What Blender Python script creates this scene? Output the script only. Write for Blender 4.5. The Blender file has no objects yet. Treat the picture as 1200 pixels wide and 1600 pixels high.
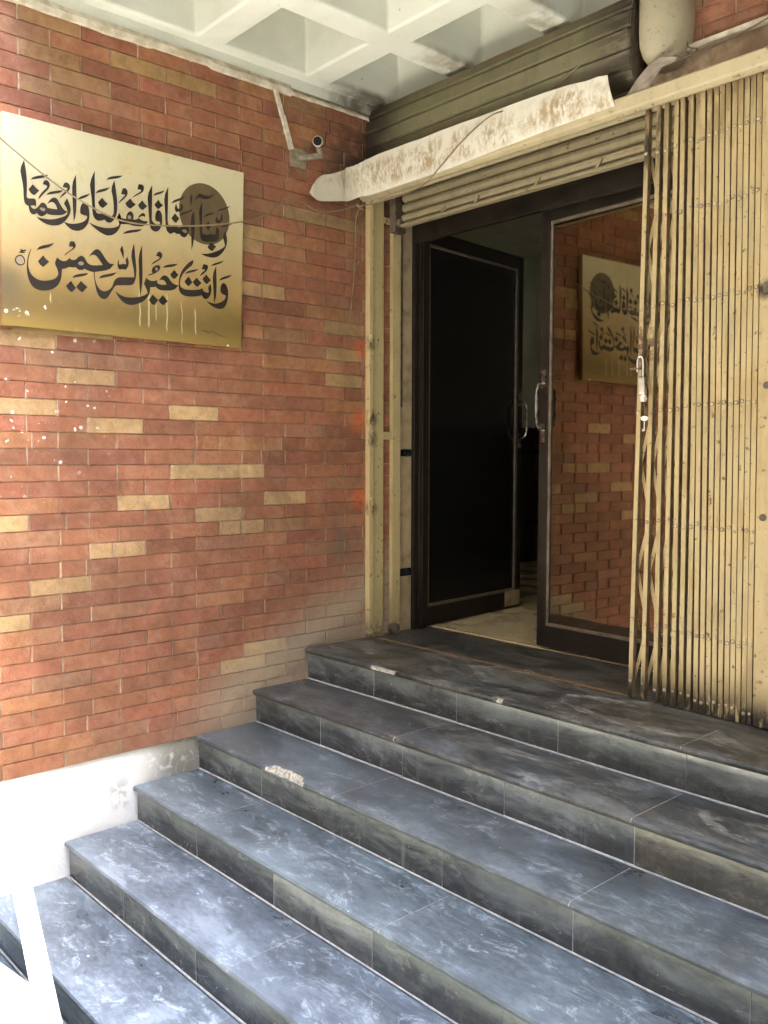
import bpy, bmesh, math, random
from mathutils import Vector, Matrix
from mathutils import noise as mnoise
random.seed(7)
SC = bpy.context.scene
COL = SC.collection
R_ = math.radians

# ---------------------------------------------------------------- camera
cam_d = bpy.data.cameras.new('camera')
cam = bpy.data.objects.new('camera', cam_d); COL.objects.link(cam)
cam_d.sensor_fit = 'VERTICAL'; cam_d.sensor_height = 24.0; cam_d.sensor_width = 18.0
cam_d.lens = 24.0 * 1371.0 / 1600.0
cam_d.clip_start = 0.02; cam_d.clip_end = 600
CAM_ROT = ((0.66704046, -0.04772231, 0.74349149), (0.74501834, 0.03982497, -0.66585407), (0.00216657, 0.99806641, 0.06211886))
cam.matrix_world = Matrix.Translation((3.48987692, -3.00434206, 0.95)) @ Matrix(CAM_ROT).to_4x4()
SC.camera = cam
SC.render.resolution_x, SC.render.resolution_y = 768, 1024

# ---------------------------------------------------------------- world, sun, exposure
SUN_EL, SUN_AZ = 62.0, 8.0          # azimuth counter-clockwise from +X; the sun stands almost along the lane
w = bpy.data.worlds.new('World'); SC.world = w; w.use_nodes = True
wn = w.node_tree
bg = wn.nodes['Background']
sky = wn.nodes.new('ShaderNodeTexSky'); sky.sky_type = 'NISHITA'; sky.sun_disc = False
sky.sun_elevation = R_(SUN_EL); sky.sun_rotation = R_(90 - SUN_AZ)
sky.air_density = 1.0; sky.dust_density = 2.0; sky.ozone_density = 1.0
wn.links.new(sky.outputs[0], bg.inputs[0]); bg.inputs[1].default_value = 0.15
sun_d = bpy.data.lights.new('sun', 'SUN'); sun_d.energy = 5.0; sun_d.angle = R_(0.5); sun_d.color = (1.0, 0.955, 0.85)
sun = bpy.data.objects.new('sun', sun_d); COL.objects.link(sun)
sd = Vector((math.cos(R_(SUN_EL)) * math.cos(R_(SUN_AZ)), math.cos(R_(SUN_EL)) * math.sin(R_(SUN_AZ)), math.sin(R_(SUN_EL))))
sun.rotation_euler = (-sd).to_track_quat('-Z', 'Y').to_euler()
sun.location = sd * 30
vs = SC.view_settings
vs.view_transform = 'Standard'; vs.look = 'None'; vs.gamma = 1.0; vs.use_curve_mapping = False
vs.exposure = 4.0
SC.render.engine = 'CYCLES'
SC.cycles.max_bounces = 10; SC.cycles.diffuse_bounces = 6; SC.cycles.glossy_bounces = 5
SC.cycles.use_denoising = True

# ---------------------------------------------------------------- helpers
class MB:
    """collects geometry in world coordinates; build() links it as ONE mesh object"""
    def __init__(s): s.v = []; s.f = []; s.mi = []; s.c = []; s.cur = 0; s.col = None
    def face(s, idx): s.f.append(idx); s.mi.append(s.cur); s.c.append(s.col)
    def add(s, vs_, fs):
        o = len(s.v); s.v += [tuple(p) for p in vs_]
        for f in fs: s.face([o + i for i in f])
    def box(s, a, b):
        x0, y0, z0 = a; x1, y1, z1 = b
        s.add([(x0,y0,z0),(x1,y0,z0),(x1,y1,z0),(x0,y1,z0),(x0,y0,z1),(x1,y0,z1),(x1,y1,z1),(x0,y1,z1)],
              [(0,3,2,1),(4,5,6,7),(0,1,5,4),(1,2,6,5),(2,3,7,6),(3,0,4,7)])
    def obox(s, p, q, w_, h_, up=(0,0,1)):
        """bar from p to q with width w_ (sideways) and height h_ (along up)"""
        p = Vector(p); q = Vector(q); d = (q - p).normalized(); u = Vector(up)
        sd_ = d.cross(u).normalized(); u = sd_.cross(d).normalized()
        vs_ = []
        for c in (p, q):
            for a, b in ((-1,-1),(1,-1),(1,1),(-1,1)):
                vs_.append(c + sd_ * (a * w_ / 2) + u * (b * h_ / 2))
        s.add(vs_, [(3,2,1,0),(4,5,6,7),(0,1,5,4),(1,2,6,5),(2,3,7,6),(3,0,4,7)])
    def tube(s, pts, r, n=8, cap=True):
        pts = [Vector(p) for p in pts]; o = len(s.v); m = len(pts)
        rr = r if isinstance(r, (list, tuple)) else [r] * m
        up = Vector((0.31, 0.2, 0.93)).normalized()
        for i, p in enumerate(pts):
            d = (pts[min(i+1, m-1)] - pts[max(i-1, 0)]).normalized()
            a = d.cross(up)
            if a.length < 1e-3: a = d.cross(Vector((1,0,0)))
            a.normalize(); b = d.cross(a).normalized()
            for k in range(n):
                t = 2 * math.pi * k / n
                s.v.append(tuple(p + a * (math.cos(t) * rr[i]) + b * (math.sin(t) * rr[i])))
        for i in range(m - 1):
            for k in range(n):
                k2 = (k + 1) % n
                s.face([o+i*n+k, o+i*n+k2, o+(i+1)*n+k2, o+(i+1)*n+k])
        if cap:
            s.face([o + k for k in range(n)][::-1]); s.face([o + (m-1)*n + k for k in range(n)])
    def sweep(s, rings, closed=False, caps=True):
        """rings: list of equally long point lists"""
        o = len(s.v); n = len(rings[0])
        for r in rings: s.v += [tuple(p) for p in r]
        kk = n if closed else n - 1
        for i in range(len(rings) - 1):
            for k in range(kk):
                k2 = (k + 1) % n
                s.face([o+i*n+k, o+(i+1)*n+k, o+(i+1)*n+k2, o+i*n+k2])
        if caps and closed:
            s.face([o + k for k in range(n)]); s.face([o + (len(rings)-1)*n + k for k in range(n)][::-1])
    def plate(s, poly, depth):
        """polygon in 3-D extruded by the vector depth"""
        n = len(poly); d = Vector(depth); o = len(s.v)
        s.v += [tuple(p) for p in poly] + [tuple(Vector(p) + d) for p in poly]
        s.face([o + i for i in range(n)][::-1]); s.face([o + n + i for i in range(n)])
        for i in range(n):
            j = (i + 1) % n; s.face([o+i, o+j, o+n+j, o+n+i])
    def build(s, name, mats, parent=None, bevel=0, smooth=False, seg=2):
        loc = (LOC[parent.name].copy() if parent.name in LOC else parent.location.copy()) if parent else Vector((0,0,0))
        me = bpy.data.meshes.new(name)
        me.from_pydata([(p[0]-loc.x, p[1]-loc.y, p[2]-loc.z) for p in s.v], [], s.f)
        for m in (mats if isinstance(mats, (list, tuple)) else [mats]): me.materials.append(m)
        for i, p in enumerate(me.polygons):
            p.material_index = s.mi[i]; p.use_smooth = smooth
        if any(c is not None for c in s.c):
            at = me.color_attributes.new('tint', 'FLOAT_COLOR', 'CORNER')
            for i, p in enumerate(me.polygons):
                c = s.c[i] or (1,1,1)
                for li in p.loop_indices: at.data[li].color = (c[0], c[1], c[2], 1)
        bm = bmesh.new(); bm.from_mesh(me); bmesh.ops.recalc_face_normals(bm, faces=bm.faces); bm.to_mesh(me); bm.free()
        o = bpy.data.objects.new(name, me); COL.objects.link(o)
        if parent:
            o.parent = parent
            LOC[o.name] = loc
        if bevel:
            b = o.modifiers.new('bevel', 'BEVEL'); b.width = bevel; b.segments = seg; b.limit_method = 'ANGLE'; b.angle_limit = R_(40)
            b.harden_normals = False
        return o
LOC = {}
def sub(parent_obj):
    """a fake parent record for sub-parts: their mesh shares the part's origin"""
    return parent_obj
def tag(o, label, cat, group=None, kind=None):
    o['label'] = label; o['category'] = cat
    if group: o['group'] = group
    if kind: o['kind'] = kind
    return o
def struct(o): o['kind'] = 'structure'; return o
def thing(name, label, cat, loc, group=None):
    o = bpy.data.objects.new(name, None); COL.objects.link(o); o.location = loc; o.empty_display_size = 0.1
    o.matrix_world = Matrix.Translation(loc)
    return tag(o, label, cat, group)
def jit(a): return random.uniform(-a, a)
def smooth_path(pts, n=6):
    """Catmull-Rom through pts"""
    P = [Vector(p) for p in pts]; P = [P[0]*2-P[1]] + P + [P[-1]*2-P[-2]]; out = []
    for i in range(1, len(P) - 2):
        for k in range(n):
            t = k / n; a, b, c, d = P[i-1], P[i], P[i+1], P[i+2]
            out.append(0.5*((2*b)+(c-a)*t+(2*a-5*b+4*c-d)*t*t+(3*b-a-3*c+d)*t**3))
    out.append(P[-2]); return out

# ---------------------------------------------------------------- materials
class NT:
    def __init__(s, name):
        s.m = bpy.data.materials.new(name); s.m.use_nodes = True; s.t = s.m.node_tree
        s.b = s.t.nodes['Principled BSDF']; s._pos = None
    def n(s, typ, **kw):
        x = s.t.nodes.new(typ)
        for k, v in kw.items(): setattr(x, k, v)
        return x
    def put(s, sock, v):
        if isinstance(v, bpy.types.NodeSocket): s.t.links.new(v, sock)
        elif isinstance(v, (tuple, list)) and len(v) == 3 and sock.type == 'RGBA': sock.default_value = (*v, 1)
        else: sock.default_value = v
    def pos(s):
        if s._pos is None: s._pos = s.n('ShaderNodeNewGeometry').outputs['Position']
        return s._pos
    def xyz(s, v=None):
        x = s.n('ShaderNodeSeparateXYZ'); s.put(x.inputs[0], v or s.pos()); return x.outputs
    def map(s, scale=(1,1,1), loc=(0,0,0), v=None):
        x = s.n('ShaderNodeMapping'); s.put(x.inputs['Vector'], v or s.pos()); x.inputs['Scale'].default_value = scale; x.inputs['Location'].default_value = loc
        return x.outputs[0]
    def noise(s, scale, detail=4, rough=0.55, dist=0.0, v=None):
        x = s.n('ShaderNodeTexNoise'); s.put(x.inputs['Vector'], v or s.pos())
        x.inputs['Scale'].default_value = scale; x.inputs['Detail'].default_value = detail
        x.inputs['Roughness'].default_value = rough; x.inputs['Distortion'].default_value = dist
        return x.outputs['Fac']
    def voro(s, scale, v=None, feature='F1', out='Distance', rnd=1.0):
        x = s.n('ShaderNodeTexVoronoi', feature=feature); s.put(x.inputs['Vector'], v or s.pos()); x.inputs['Scale'].default_value = scale
        x.inputs['Randomness'].default_value = rnd
        return x.outputs[out]
    def math(s, op, a, b=0.0, clamp=False):
        x = s.n('ShaderNodeMath', operation=op, use_clamp=clamp); s.put(x.inputs[0], a); s.put(x.inputs[1], b); return x.outputs[0]
    def rng(s, v, a, b, c=0.0, d=1.0, interp='SMOOTHSTEP'):
        x = s.n('ShaderNodeMapRange', interpolation_type=interp); s.put(x.inputs['Value'], v)
        for k, q in zip(('From Min','From Max','To Min','To Max'), (a,b,c,d)): s.put(x.inputs[k], q)
        return x.outputs[0]
    def mix(s, f, a, b, mode='MIX'):
        x = s.n('ShaderNodeMix', data_type='RGBA', blend_type=mode); x.clamp_factor = True
        s.put(x.inputs[0], f); s.put(x.inputs[6], a); s.put(x.inputs[7], b); return x.outputs[2]
    def dist(s, p):
        x = s.n('ShaderNodeVectorMath', operation='DISTANCE'); s.put(x.inputs[0], s.pos()); x.inputs[1].default_value = p; return x.outputs['Value']
    def attr(s, name='tint'):
        x = s.n('ShaderNodeAttribute'); x.attribute_name = name; return x.outputs['Color']
    def bump(s, h, strength=0.3, dist=0.002):
        x = s.n('ShaderNodeBump'); s.put(x.inputs['Height'], h); x.inputs['Strength'].default_value = strength; x.inputs['Distance'].default_value = dist
        s.t.links.new(x.outputs[0], s.b.inputs['Normal']); return x
    def done(s, col=None, rough=0.5, metal=0.0, spec=0.5):
        if col is not None: s.put(s.b.inputs['Base Color'], col)
        s.put(s.b.inputs['Roughness'], rough); s.put(s.b.inputs['Metallic'], metal); s.put(s.b.inputs['Specular IOR Level'], spec)
        return s.m
def simple(name, c, rough=0.5, metal=0.0, var=0.25, scale=12, spec=0.5):
    t = NT(name); n = t.noise(scale, 5)
    dk = tuple(x * (1 - var) for x in c); lt = tuple(min(1, x * (1 + var)) for x in c)
    col = t.mix(t.rng(n, .3, .7), dk, lt)
    t.bump(t.noise(scale * 9, 3), .15, .001)
    return t.done(col, t.rng(n, .3, .7, max(0.02, rough - .1), rough + .1), metal, spec)
# brick: the colour of each brick is stored on the mesh, wear on top
t = NT('brick'); b0 = t.attr()
c = t.mix(t.rng(t.noise(26, 6, .6, .4), .35, .75), b0, t.mix(1.0, b0, (.70, .66, .63), 'MULTIPLY'))
c = t.mix(t.rng(t.noise(60, 4), .55, .8, 0, .35), c, t.mix(1.0, b0, (1.35, 1.3, 1.25), 'MULTIPLY'))
X = t.xyz()
c = t.mix(t.math('MULTIPLY', t.rng(t.noise(2.2, 6, .62, .5), .34, .68, .0, 1), .48), c, (.085, .038, .019))
c = t.mix(t.math('MULTIPLY', t.rng(t.noise(11, 7, .7, .4), .45, .68), .16), c, (.60, .38, .25))
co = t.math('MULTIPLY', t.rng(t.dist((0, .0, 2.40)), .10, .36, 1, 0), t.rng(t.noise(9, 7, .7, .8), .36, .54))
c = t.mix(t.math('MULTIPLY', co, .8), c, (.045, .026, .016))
line = t.math('ADD', t.math('MULTIPLY', X[1], .511), .215)          # the rise of the stairs along the wall
above = t.math('SUBTRACT', X[2], line)
smear = t.math('MULTIPLY', t.rng(above, .03, .30, 1, 0), t.rng(t.noise(9, 6, .65, .6), .22, .5))
smear = t.math('MULTIPLY', smear, t.rng(X[1], -1.2, -.8, .25, 1))
c = t.mix(t.math('MULTIPLY', smear, .68), c, (.40, .335, .235))
for p, r in (((.0, -.035, 1.50), .05), ((0, -.05, 1.14), .06), ((0, -.05, .74), .055)):
    sp = t.math('MULTIPLY', t.rng(t.dist(p), r * .3, r * 1.5, 1, 0), t.rng(t.noise(40, 4), .35, .55))
    c = t.mix(t.math('MULTIPLY', sp, .75), c, (.62, .12, .035))
gd = t.math('MULTIPLY', t.rng(t.dist((0, -.15, .52)), .03, .22, 1, 0), t.rng(t.noise(7, 5), .35, .6))
c = t.mix(t.math('MULTIPLY', gd, .7), c, (.13, .10, .07))
dots = t.math('LESS_THAN', t.voro(34), t.rng(t.noise(23, 2), .42, .72, 0.0, .34))
dm = t.math('MULTIPLY', dots, t.rng(t.dist((0, -1.82, 1.22)), .18, .55, 1, 0))
dm = t.math('MULTIPLY', dm, t.math('GREATER_THAN', t.noise(11, 2), .42))
c = t.mix(dm, c, (.82, .76, .66))
t.bump(t.math('ADD', t.noise(90, 4), t.math('MULTIPLY', t.noise(20, 4), 1.8)), .85, .0032)
M_BRICK = t.done(c, t.rng(t.noise(8), .3, .7, .62, .88))
t = NT('mortar'); X = t.xyz()
c = t.mix(t.rng(t.noise(30, 5), .35, .7), (.40, .28, .185), (.62, .47, .33))
c = t.mix(t.rng(t.noise(2.7, 5, .6), .40, .62), c, (.24, .155, .10))
t.bump(t.noise(150, 3), .6, .002)
M_MORTAR = t.done(c, .9)
# plaster base under the bricks
t = NT('base_plaster')
c = t.mix(t.rng(t.noise(4, 6, .6, .5), .35, .7), (.80, .78, .74), (.88, .86, .83))
rg = t.math('MULTIPLY', t.rng(t.dist((0, -1.08, -.40)), .05, .24, 1, 0), t.rng(t.noise(14, 6, .65, 1), .3, .5))
rg2 = t.math('MULTIPLY', t.rng(t.dist((0, -1.38, -.50)), .01, .1, 1, 0), t.rng(t.noise(20, 6, .65, 1), .45, .6))
c = t.mix(t.math('MAXIMUM', t.math('MULTIPLY', rg, .85), t.math('MULTIPLY', rg2, .5)), c, (.20, .175, .12))
t.bump(t.noise(22, 7, .65, .4), .8, .008)
M_PLASTER = t.done(c, .85)
t = NT('cornice_plaster')
c = t.mix(t.rng(t.noise(15, 6, .6), .35, .65), (.50, .42, .30), (.72, .66, .55))
c = t.mix(t.rng(t.noise(5, 5, .6), .58, .75, 0, .5), c, (.25, .20, .14))
t.bump(t.noise(40, 5), .6, .003); M_CORNICE = t.done(c, .85)
# white ceiling
t = NT('ceiling_paint'); X = t.xyz()
c = t.mix(t.rng(t.noise(2.5, 6, .6, .3), .3, .75), (.78, .785, .71), (.68, .685, .60))
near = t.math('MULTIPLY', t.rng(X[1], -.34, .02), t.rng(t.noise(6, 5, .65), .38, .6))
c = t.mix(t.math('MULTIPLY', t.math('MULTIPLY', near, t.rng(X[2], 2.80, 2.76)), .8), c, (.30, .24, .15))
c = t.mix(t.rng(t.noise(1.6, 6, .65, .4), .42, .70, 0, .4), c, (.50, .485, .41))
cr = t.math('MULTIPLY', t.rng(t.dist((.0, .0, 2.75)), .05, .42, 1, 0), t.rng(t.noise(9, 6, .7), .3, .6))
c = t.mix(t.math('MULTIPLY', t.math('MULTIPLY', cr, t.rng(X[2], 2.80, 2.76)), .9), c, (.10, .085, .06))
c = t.mix(t.math('GREATER_THAN', .035, t.voro(9)), c, (.3, .26, .2))
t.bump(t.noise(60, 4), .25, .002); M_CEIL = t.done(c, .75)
# slate of the stairs
def slate(name, riser=False):
    t = NT(name); tint = t.attr(); X = t.xyz()
    V = t.map((.62, 1.25, 1)); n1 = t.noise(3.4, 9, .66, .6, V); n2 = t.noise(13, 8, .72, .8, V); n3 = t.noise(52, 5, .7, .4, V)
    if riser:
        n4 = t.noise(6, 8, .7, .5, t.map((1, 1, 2.2)))
        c = t.mix(t.rng(n4, .25, .8, 0, .8), (.026, .027, .028), (.075, .076, .070))
        c = t.mix(t.rng(n2, .50, .80, 0, .25), c, (.20, .19, .155))
        run = t.noise(16, 5, .65, .2, t.map((1, 1, .12)))
        c = t.mix(t.rng(run, .58, .74, 0, .30), c, (.24, .235, .20))
        wv = t.n('ShaderNodeAttribute'); wv.attribute_name = 'wear_shade'; wv = wv.outputs['Fac']
        stain_shade = t.math('ADD', t.math('MULTIPLY', wv, .34), t.math('MULTIPLY', t.noise(4.5, 9, .72, .5, t.map((.8, .8, 2.6))), .9))  # painted shading: riser paler at the top, darker at the foot, broken by stain noise
        c = t.mix(t.rng(stain_shade, .50, .86, 0, .85), c, (.215, .238, .226))
        run = t.noise(26, 6, .7, .2, t.map((1, 1, .16)))
        c = t.mix(t.math('MULTIPLY', t.rng(run, .45, .75), .35), c, (.10, .10, .088))
        c = t.mix(1.0, c, tint, 'MULTIPLY')
        sp = t.math('LESS_THAN', t.voro(48), t.rng(t.noise(17, 2), .55, .8, 0, .14))
        c = t.mix(sp, c, (.6, .6, .58))
        t.bump(n3, .10, .0008)
        return t.done(c, t.rng(n4, .3, .75, .13, .34), 0, .62)
    m_ = t.math('ADD', t.math('ADD', t.math('MULTIPLY', n1, .5), t.math('MULTIPLY', n2, .32)), t.math('MULTIPLY', n3, .18))
    wv = t.n('ShaderNodeAttribute'); wv.attribute_name = 'wear_shade'; wv = wv.outputs['Fac']
    m_ = t.math('ADD', m_, t.math('MULTIPLY', t.math('SUBTRACT', wv, .5), .09))
    c = t.mix(t.rng(m_, .27, .70), (.036, .044, .051), (.235, .283, .320))
    big = t.rng(t.noise(1.9, 4, .6, .5), .40, .62)
    c = t.mix(t.math('MULTIPLY', t.rng(m_, .50, .62), t.math('MULTIPLY', big, .6)), c, (.37, .425, .46))
    wisp = t.noise(4.6, 9, .70, 1.9, V)
    f = t.math('MULTIPLY', t.rng(t.math('ABSOLUTE', t.math('SUBTRACT', wisp, .56)), .0, .035, 1, 0), t.rng(n2, .46, .60))
    c = t.mix(t.math('MULTIPLY', f, .62), c, (.47, .53, .565))
    for rot, sc in ((.5, 1), (-.35, 7.7), (1.3, 3.1)):
        mp = t.n('ShaderNodeMapping'); t.put(mp.inputs['Vector'], t.pos()); mp.inputs['Rotation'].default_value = (0, 0, rot); mp.inputs['Scale'].default_value = (5, 95, 5); mp.inputs['Location'].default_value = (sc, sc, 0)
        st = t.noise(1.0, 3, .5, .15, mp.outputs[0])
        c = t.mix(t.math('MULTIPLY', t.rng(st, .66, .74), t.math('MULTIPLY', big, .4)), c, (.5, .51, .52))
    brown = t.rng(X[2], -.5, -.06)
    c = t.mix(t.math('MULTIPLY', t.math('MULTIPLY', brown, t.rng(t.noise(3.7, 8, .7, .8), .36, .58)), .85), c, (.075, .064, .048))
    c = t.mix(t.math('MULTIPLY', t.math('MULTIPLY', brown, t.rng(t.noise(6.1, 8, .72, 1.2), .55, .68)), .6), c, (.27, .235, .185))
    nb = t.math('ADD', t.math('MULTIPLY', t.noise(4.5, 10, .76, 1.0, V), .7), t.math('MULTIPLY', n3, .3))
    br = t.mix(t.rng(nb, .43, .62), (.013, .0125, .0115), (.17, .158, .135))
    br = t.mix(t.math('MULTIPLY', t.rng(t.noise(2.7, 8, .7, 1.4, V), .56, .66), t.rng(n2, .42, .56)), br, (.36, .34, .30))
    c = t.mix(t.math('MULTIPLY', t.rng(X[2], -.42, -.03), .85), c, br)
    sp = t.math('LESS_THAN', t.voro(40), t.rng(t.noise(12, 2), .54, .8, 0, .16))
    c = t.mix(sp, c, (.78, .78, .76))
    c = t.mix(1.0, c, tint, 'MULTIPLY')
    t.bump(t.math('ADD', n3, t.math('MULTIPLY', n2, .8)), .22, .0014)
    return t.done(c, t.rng(m_, .33, .68, .26, .56), 0, .5)
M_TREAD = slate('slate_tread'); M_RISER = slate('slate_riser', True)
M_GROUT = simple('grout', (.40, .40, .375), .9, 0, .25, 40)
M_CHIP = simple('broken_stone', (.38, .35, .28), .95, 0, .45, 70)
# sign
t = NT('sign_board'); X = t.xyz()
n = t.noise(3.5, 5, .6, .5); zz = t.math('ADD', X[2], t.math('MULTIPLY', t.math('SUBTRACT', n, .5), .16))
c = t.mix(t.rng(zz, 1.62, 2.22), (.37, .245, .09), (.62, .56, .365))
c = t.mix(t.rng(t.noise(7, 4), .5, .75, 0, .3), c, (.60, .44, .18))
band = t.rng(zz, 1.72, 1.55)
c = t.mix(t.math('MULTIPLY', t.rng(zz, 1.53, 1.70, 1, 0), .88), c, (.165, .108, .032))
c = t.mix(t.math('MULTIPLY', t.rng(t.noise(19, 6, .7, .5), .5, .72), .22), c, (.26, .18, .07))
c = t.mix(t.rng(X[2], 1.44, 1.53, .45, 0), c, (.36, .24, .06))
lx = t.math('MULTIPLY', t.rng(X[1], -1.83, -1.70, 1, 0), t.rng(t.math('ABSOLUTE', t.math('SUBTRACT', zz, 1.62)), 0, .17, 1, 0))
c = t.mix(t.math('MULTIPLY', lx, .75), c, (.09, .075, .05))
for (dy, top, bot, wd) in ((-1.285,1.66,1.50,.0045),(-1.245,1.65,1.50,.005),(-1.21,1.61,1.53,.003),(-1.16,1.66,1.49,.004),(-1.09,1.63,1.485,.003),(-1.025,1.61,1.49,.004),(-1.66,1.60,1.555,.004)):
    wob = t.math('ADD', X[1], t.math('MULTIPLY', t.math('SUBTRACT', t.noise(14, 2), .5), .02))
    f = t.math('MULTIPLY', t.rng(t.math('ABSOLUTE', t.math('SUBTRACT', wob, dy)), wd * .4, wd, 1, 0), t.math('MULTIPLY', t.rng(X[2], bot - .01, bot + .01), t.rng(X[2], top, top - .03)))
    c = t.mix(t.math('MULTIPLY', f, .55), c, (.72, .6, .34))
for p, r in (((.035, -1.79, 1.50), .02), ((.035, -1.75, 1.50), .013), ((.035,-1.68,1.53), .010), ((.035,-1.56,1.46), .009), ((.035,-.86,1.452), .008), ((.035,-1.83,1.5),.009)):
    f = t.math('MULTIPLY', t.rng(t.dist(p), r * .5, r, 1, 0), t.rng(t.noise(45, 3), .42, .55))
    c = t.mix(f, c, (.85, .8, .66))
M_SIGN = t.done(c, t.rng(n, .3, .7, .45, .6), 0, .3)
M_SIGNEDGE = simple('sign_edge', (.20, .13, .05), .6)
M_INK = simple('black_paint', (.020, .013, .009), .5, 0, .3, 30)
M_DISC = simple('brown_disc_paint', (.115, .078, .036), .55, 0, .2, 9)
M_SPOT = simple('tan_paint', (.26, .19, .13), .55, 0, .15, 9)
# painted metals
def paint(name, base, grime, rust, g=.5, low=None, rough=.5, streak=14):
    t = NT(name); X = t.xyz()
    n = t.noise(5, 6, .6, .4); v = t.noise(streak, 6, .65, .3, t.map((1, 1, .18)))
    c = t.mix(t.rng(v, .45, .75, 0, g), base, grime)
    c = t.mix(t.rng(n, .35, .75, 0, .45), c, tuple(x * .72 for x in base))
    c = t.mix(t.rng(t.noise(38, 4), .62, .72), c, rust)
    c = t.mix(t.rng(t.noise(95, 3), .66, .74), c, tuple(x * .5 for x in rust))
    if low:
        for f in low(t, X): c = t.mix(f[0], c, f[1])
    t.bump(t.noise(60, 4), .2, .001)
    return t.done(c, t.rng(n, .3, .7, rough - .1, rough + .15))
def gate_low(t, X):
    a = t.math('MULTIPLY', t.rng(X[2], .03, .13, 1, 0), t.rng(t.noise(45, 4, .6, 0, t.map((1, 1, .25))), .30, .5))
    b = t.math('MULTIPLY', t.math('MULTIPLY', t.rng(t.dist((1.64, .0, 2.16)), .03, .27, 1, 0), t.rng(X[0], 1.74, 1.66)), t.rng(t.noise(18, 5, .65, .3, t.map((1, 1, .3))), .40, .56))
    d = t.math('MULTIPLY', t.rng(t.dist((1.62, .0, 1.38)), .02, .15, 1, 0), t.rng(t.noise(25, 5, .65), .42, .56))
    e = t.rng(t.math('ADD', t.dist((2.095, .0, 1.53)), t.math('MULTIPLY', t.noise(40, 4), .04)), .035, .065, 1, 0)
    h = t.math('MULTIPLY', t.rng(X[2], 2.0, 2.25, 0, .7), t.rng(t.noise(30, 5, .6, 0, t.map((1, 1, .2))), .4, .6))
    st = t.math('MULTIPLY', t.rng(t.noise(3.1, 5, .6, .5), .5, .7), .35)
    return ((st, (.30, .19, .075)), (h, (.16, .10, .045)), (a, (.022, .018, .014)), (b, (.035, .02, .012)), (d, (.10, .05, .025)), (e, (.018, .010, .008)))
M_GATE = paint('gate_paint', (.46, .35, .175), (.27, .175, .075), (.13, .07, .03), .85, gate_low, .48, 22)
def post_low(t, X):
    a = t.math('MULTIPLY', t.rng(X[2], .0, .12, .8, 0), t.rng(t.noise(45, 4), .35, .55))
    fs = [(a, (.06, .05, .035))]
    for z in (1.56, 1.17, 1.07, .70):
        e = t.math('MULTIPLY', t.rng(t.dist((.03, .012, z - .02)), .01, .06, 1, 0), t.rng(t.noise(36, 5, .7, .3, t.map((1, 1, .35))), .44, .56))
        fs.append((e, (.045, .033, .02)))
    return fs
M_POST = paint('post_paint', (.52, .41, .205), (.38, .29, .13), (.20, .13, .06), .5, post_low, .5)
M_RAIL = paint('rail_paint', (.52, .43, .27), (.36, .28, .15), (.26, .17, .08), .5, None, .5)
M_SHUT = paint('shutter_paint', (.30, .245, .145), (.15, .115, .06), (.16, .10, .05), .6, None, .5)
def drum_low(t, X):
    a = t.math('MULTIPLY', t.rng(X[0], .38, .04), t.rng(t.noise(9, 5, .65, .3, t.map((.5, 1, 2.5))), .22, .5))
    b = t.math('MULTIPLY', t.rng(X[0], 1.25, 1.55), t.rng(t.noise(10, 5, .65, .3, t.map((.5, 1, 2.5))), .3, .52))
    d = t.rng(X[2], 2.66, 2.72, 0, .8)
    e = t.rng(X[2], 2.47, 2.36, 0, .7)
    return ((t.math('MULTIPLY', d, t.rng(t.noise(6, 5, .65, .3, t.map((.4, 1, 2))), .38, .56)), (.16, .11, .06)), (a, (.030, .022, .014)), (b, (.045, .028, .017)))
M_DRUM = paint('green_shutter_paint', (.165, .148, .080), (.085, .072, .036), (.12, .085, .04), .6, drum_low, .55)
M_PIPE = paint('cream_pipe_paint', (.43, .38, .265), (.42, .36, .22), (.22, .16, .09), .5, None, .55)
t = NT('peeling_laminate'); X = t.xyz()
n = t.noise(7, 7, .68, .8); n2 = t.noise(22, 6, .7, .6, t.map((1, 1, .6)))
f = t.math('MULTIPLY', t.rng(n, .36, .60), t.rng(t.noise(38, 7, .74, .8, t.map((1, 1, .5))), .38, .60))
mid = t.math('MULTIPLY', t.rng(X[2], 2.27, 2.31), t.rng(X[2], 2.44, 2.385))
c = t.mix(t.math('MULTIPLY', f, t.math('ADD', t.math('MULTIPLY', mid, .75), .22)), (.74, .70, .60), (.37, .265, .14))
c = t.mix(t.rng(X[0], .12, -.05, 0, .5), c, (.40, .31, .18))
t.bump(n, .3, .003); M_STRIP = t.done(c, .6)
M_DARKMETAL = simple('rusty_dark_metal', (.12, .085, .06), .7, 0, .4, 20)
M_FLAP = simple('grey_tin', (.26, .21, .17), .6, 0, .25, 18)
M_BRONZE = simple('bronze_aluminium', (.018, .0135, .0095), .45, .0, .25, 14, .3)
M_BRONZE_HI = simple('worn_bronze_edge', (.17, .13, .095), .4, .2, .3, 25)
M_CHROME = simple('chrome', (.72, .70, .66), .16, 1.0, .08, 20)
M_RIVET = simple('worn_rivet', (.48, .40, .27), .38, .3, .25, 60)
M_BARSIDE = simple('gate_bar_side', (.17, .115, .05), .8, 0, .4, 25)  # darker tone for the side faces of the gate bars
M_RING = simple('rivet_grime', (.13, .085, .04), .8, 0, .3, 60)
M_HANDLE = simple('worn_handle_steel', (.30, .28, .25), .28, 1.0, .2, 30)
M_STEEL = simple('dull_steel', (.55, .52, .46), .35, 1.0, .2, 30)
M_WHITEPL = simple('white_plastic', (.74, .71, .65), .4, 0, .12, 20)
M_OLDPL = simple('stained_white_plastic', (.60, .54, .44), .5, 0, .25, 40)
M_GREYPL = simple('grey_plaster_patch', (.25, .21, .15), .8, 0, .3, 40)
M_BLACK = simple('black_plastic', (.008, .008, .008), .5, 0, .2, 20, .2)
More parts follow.
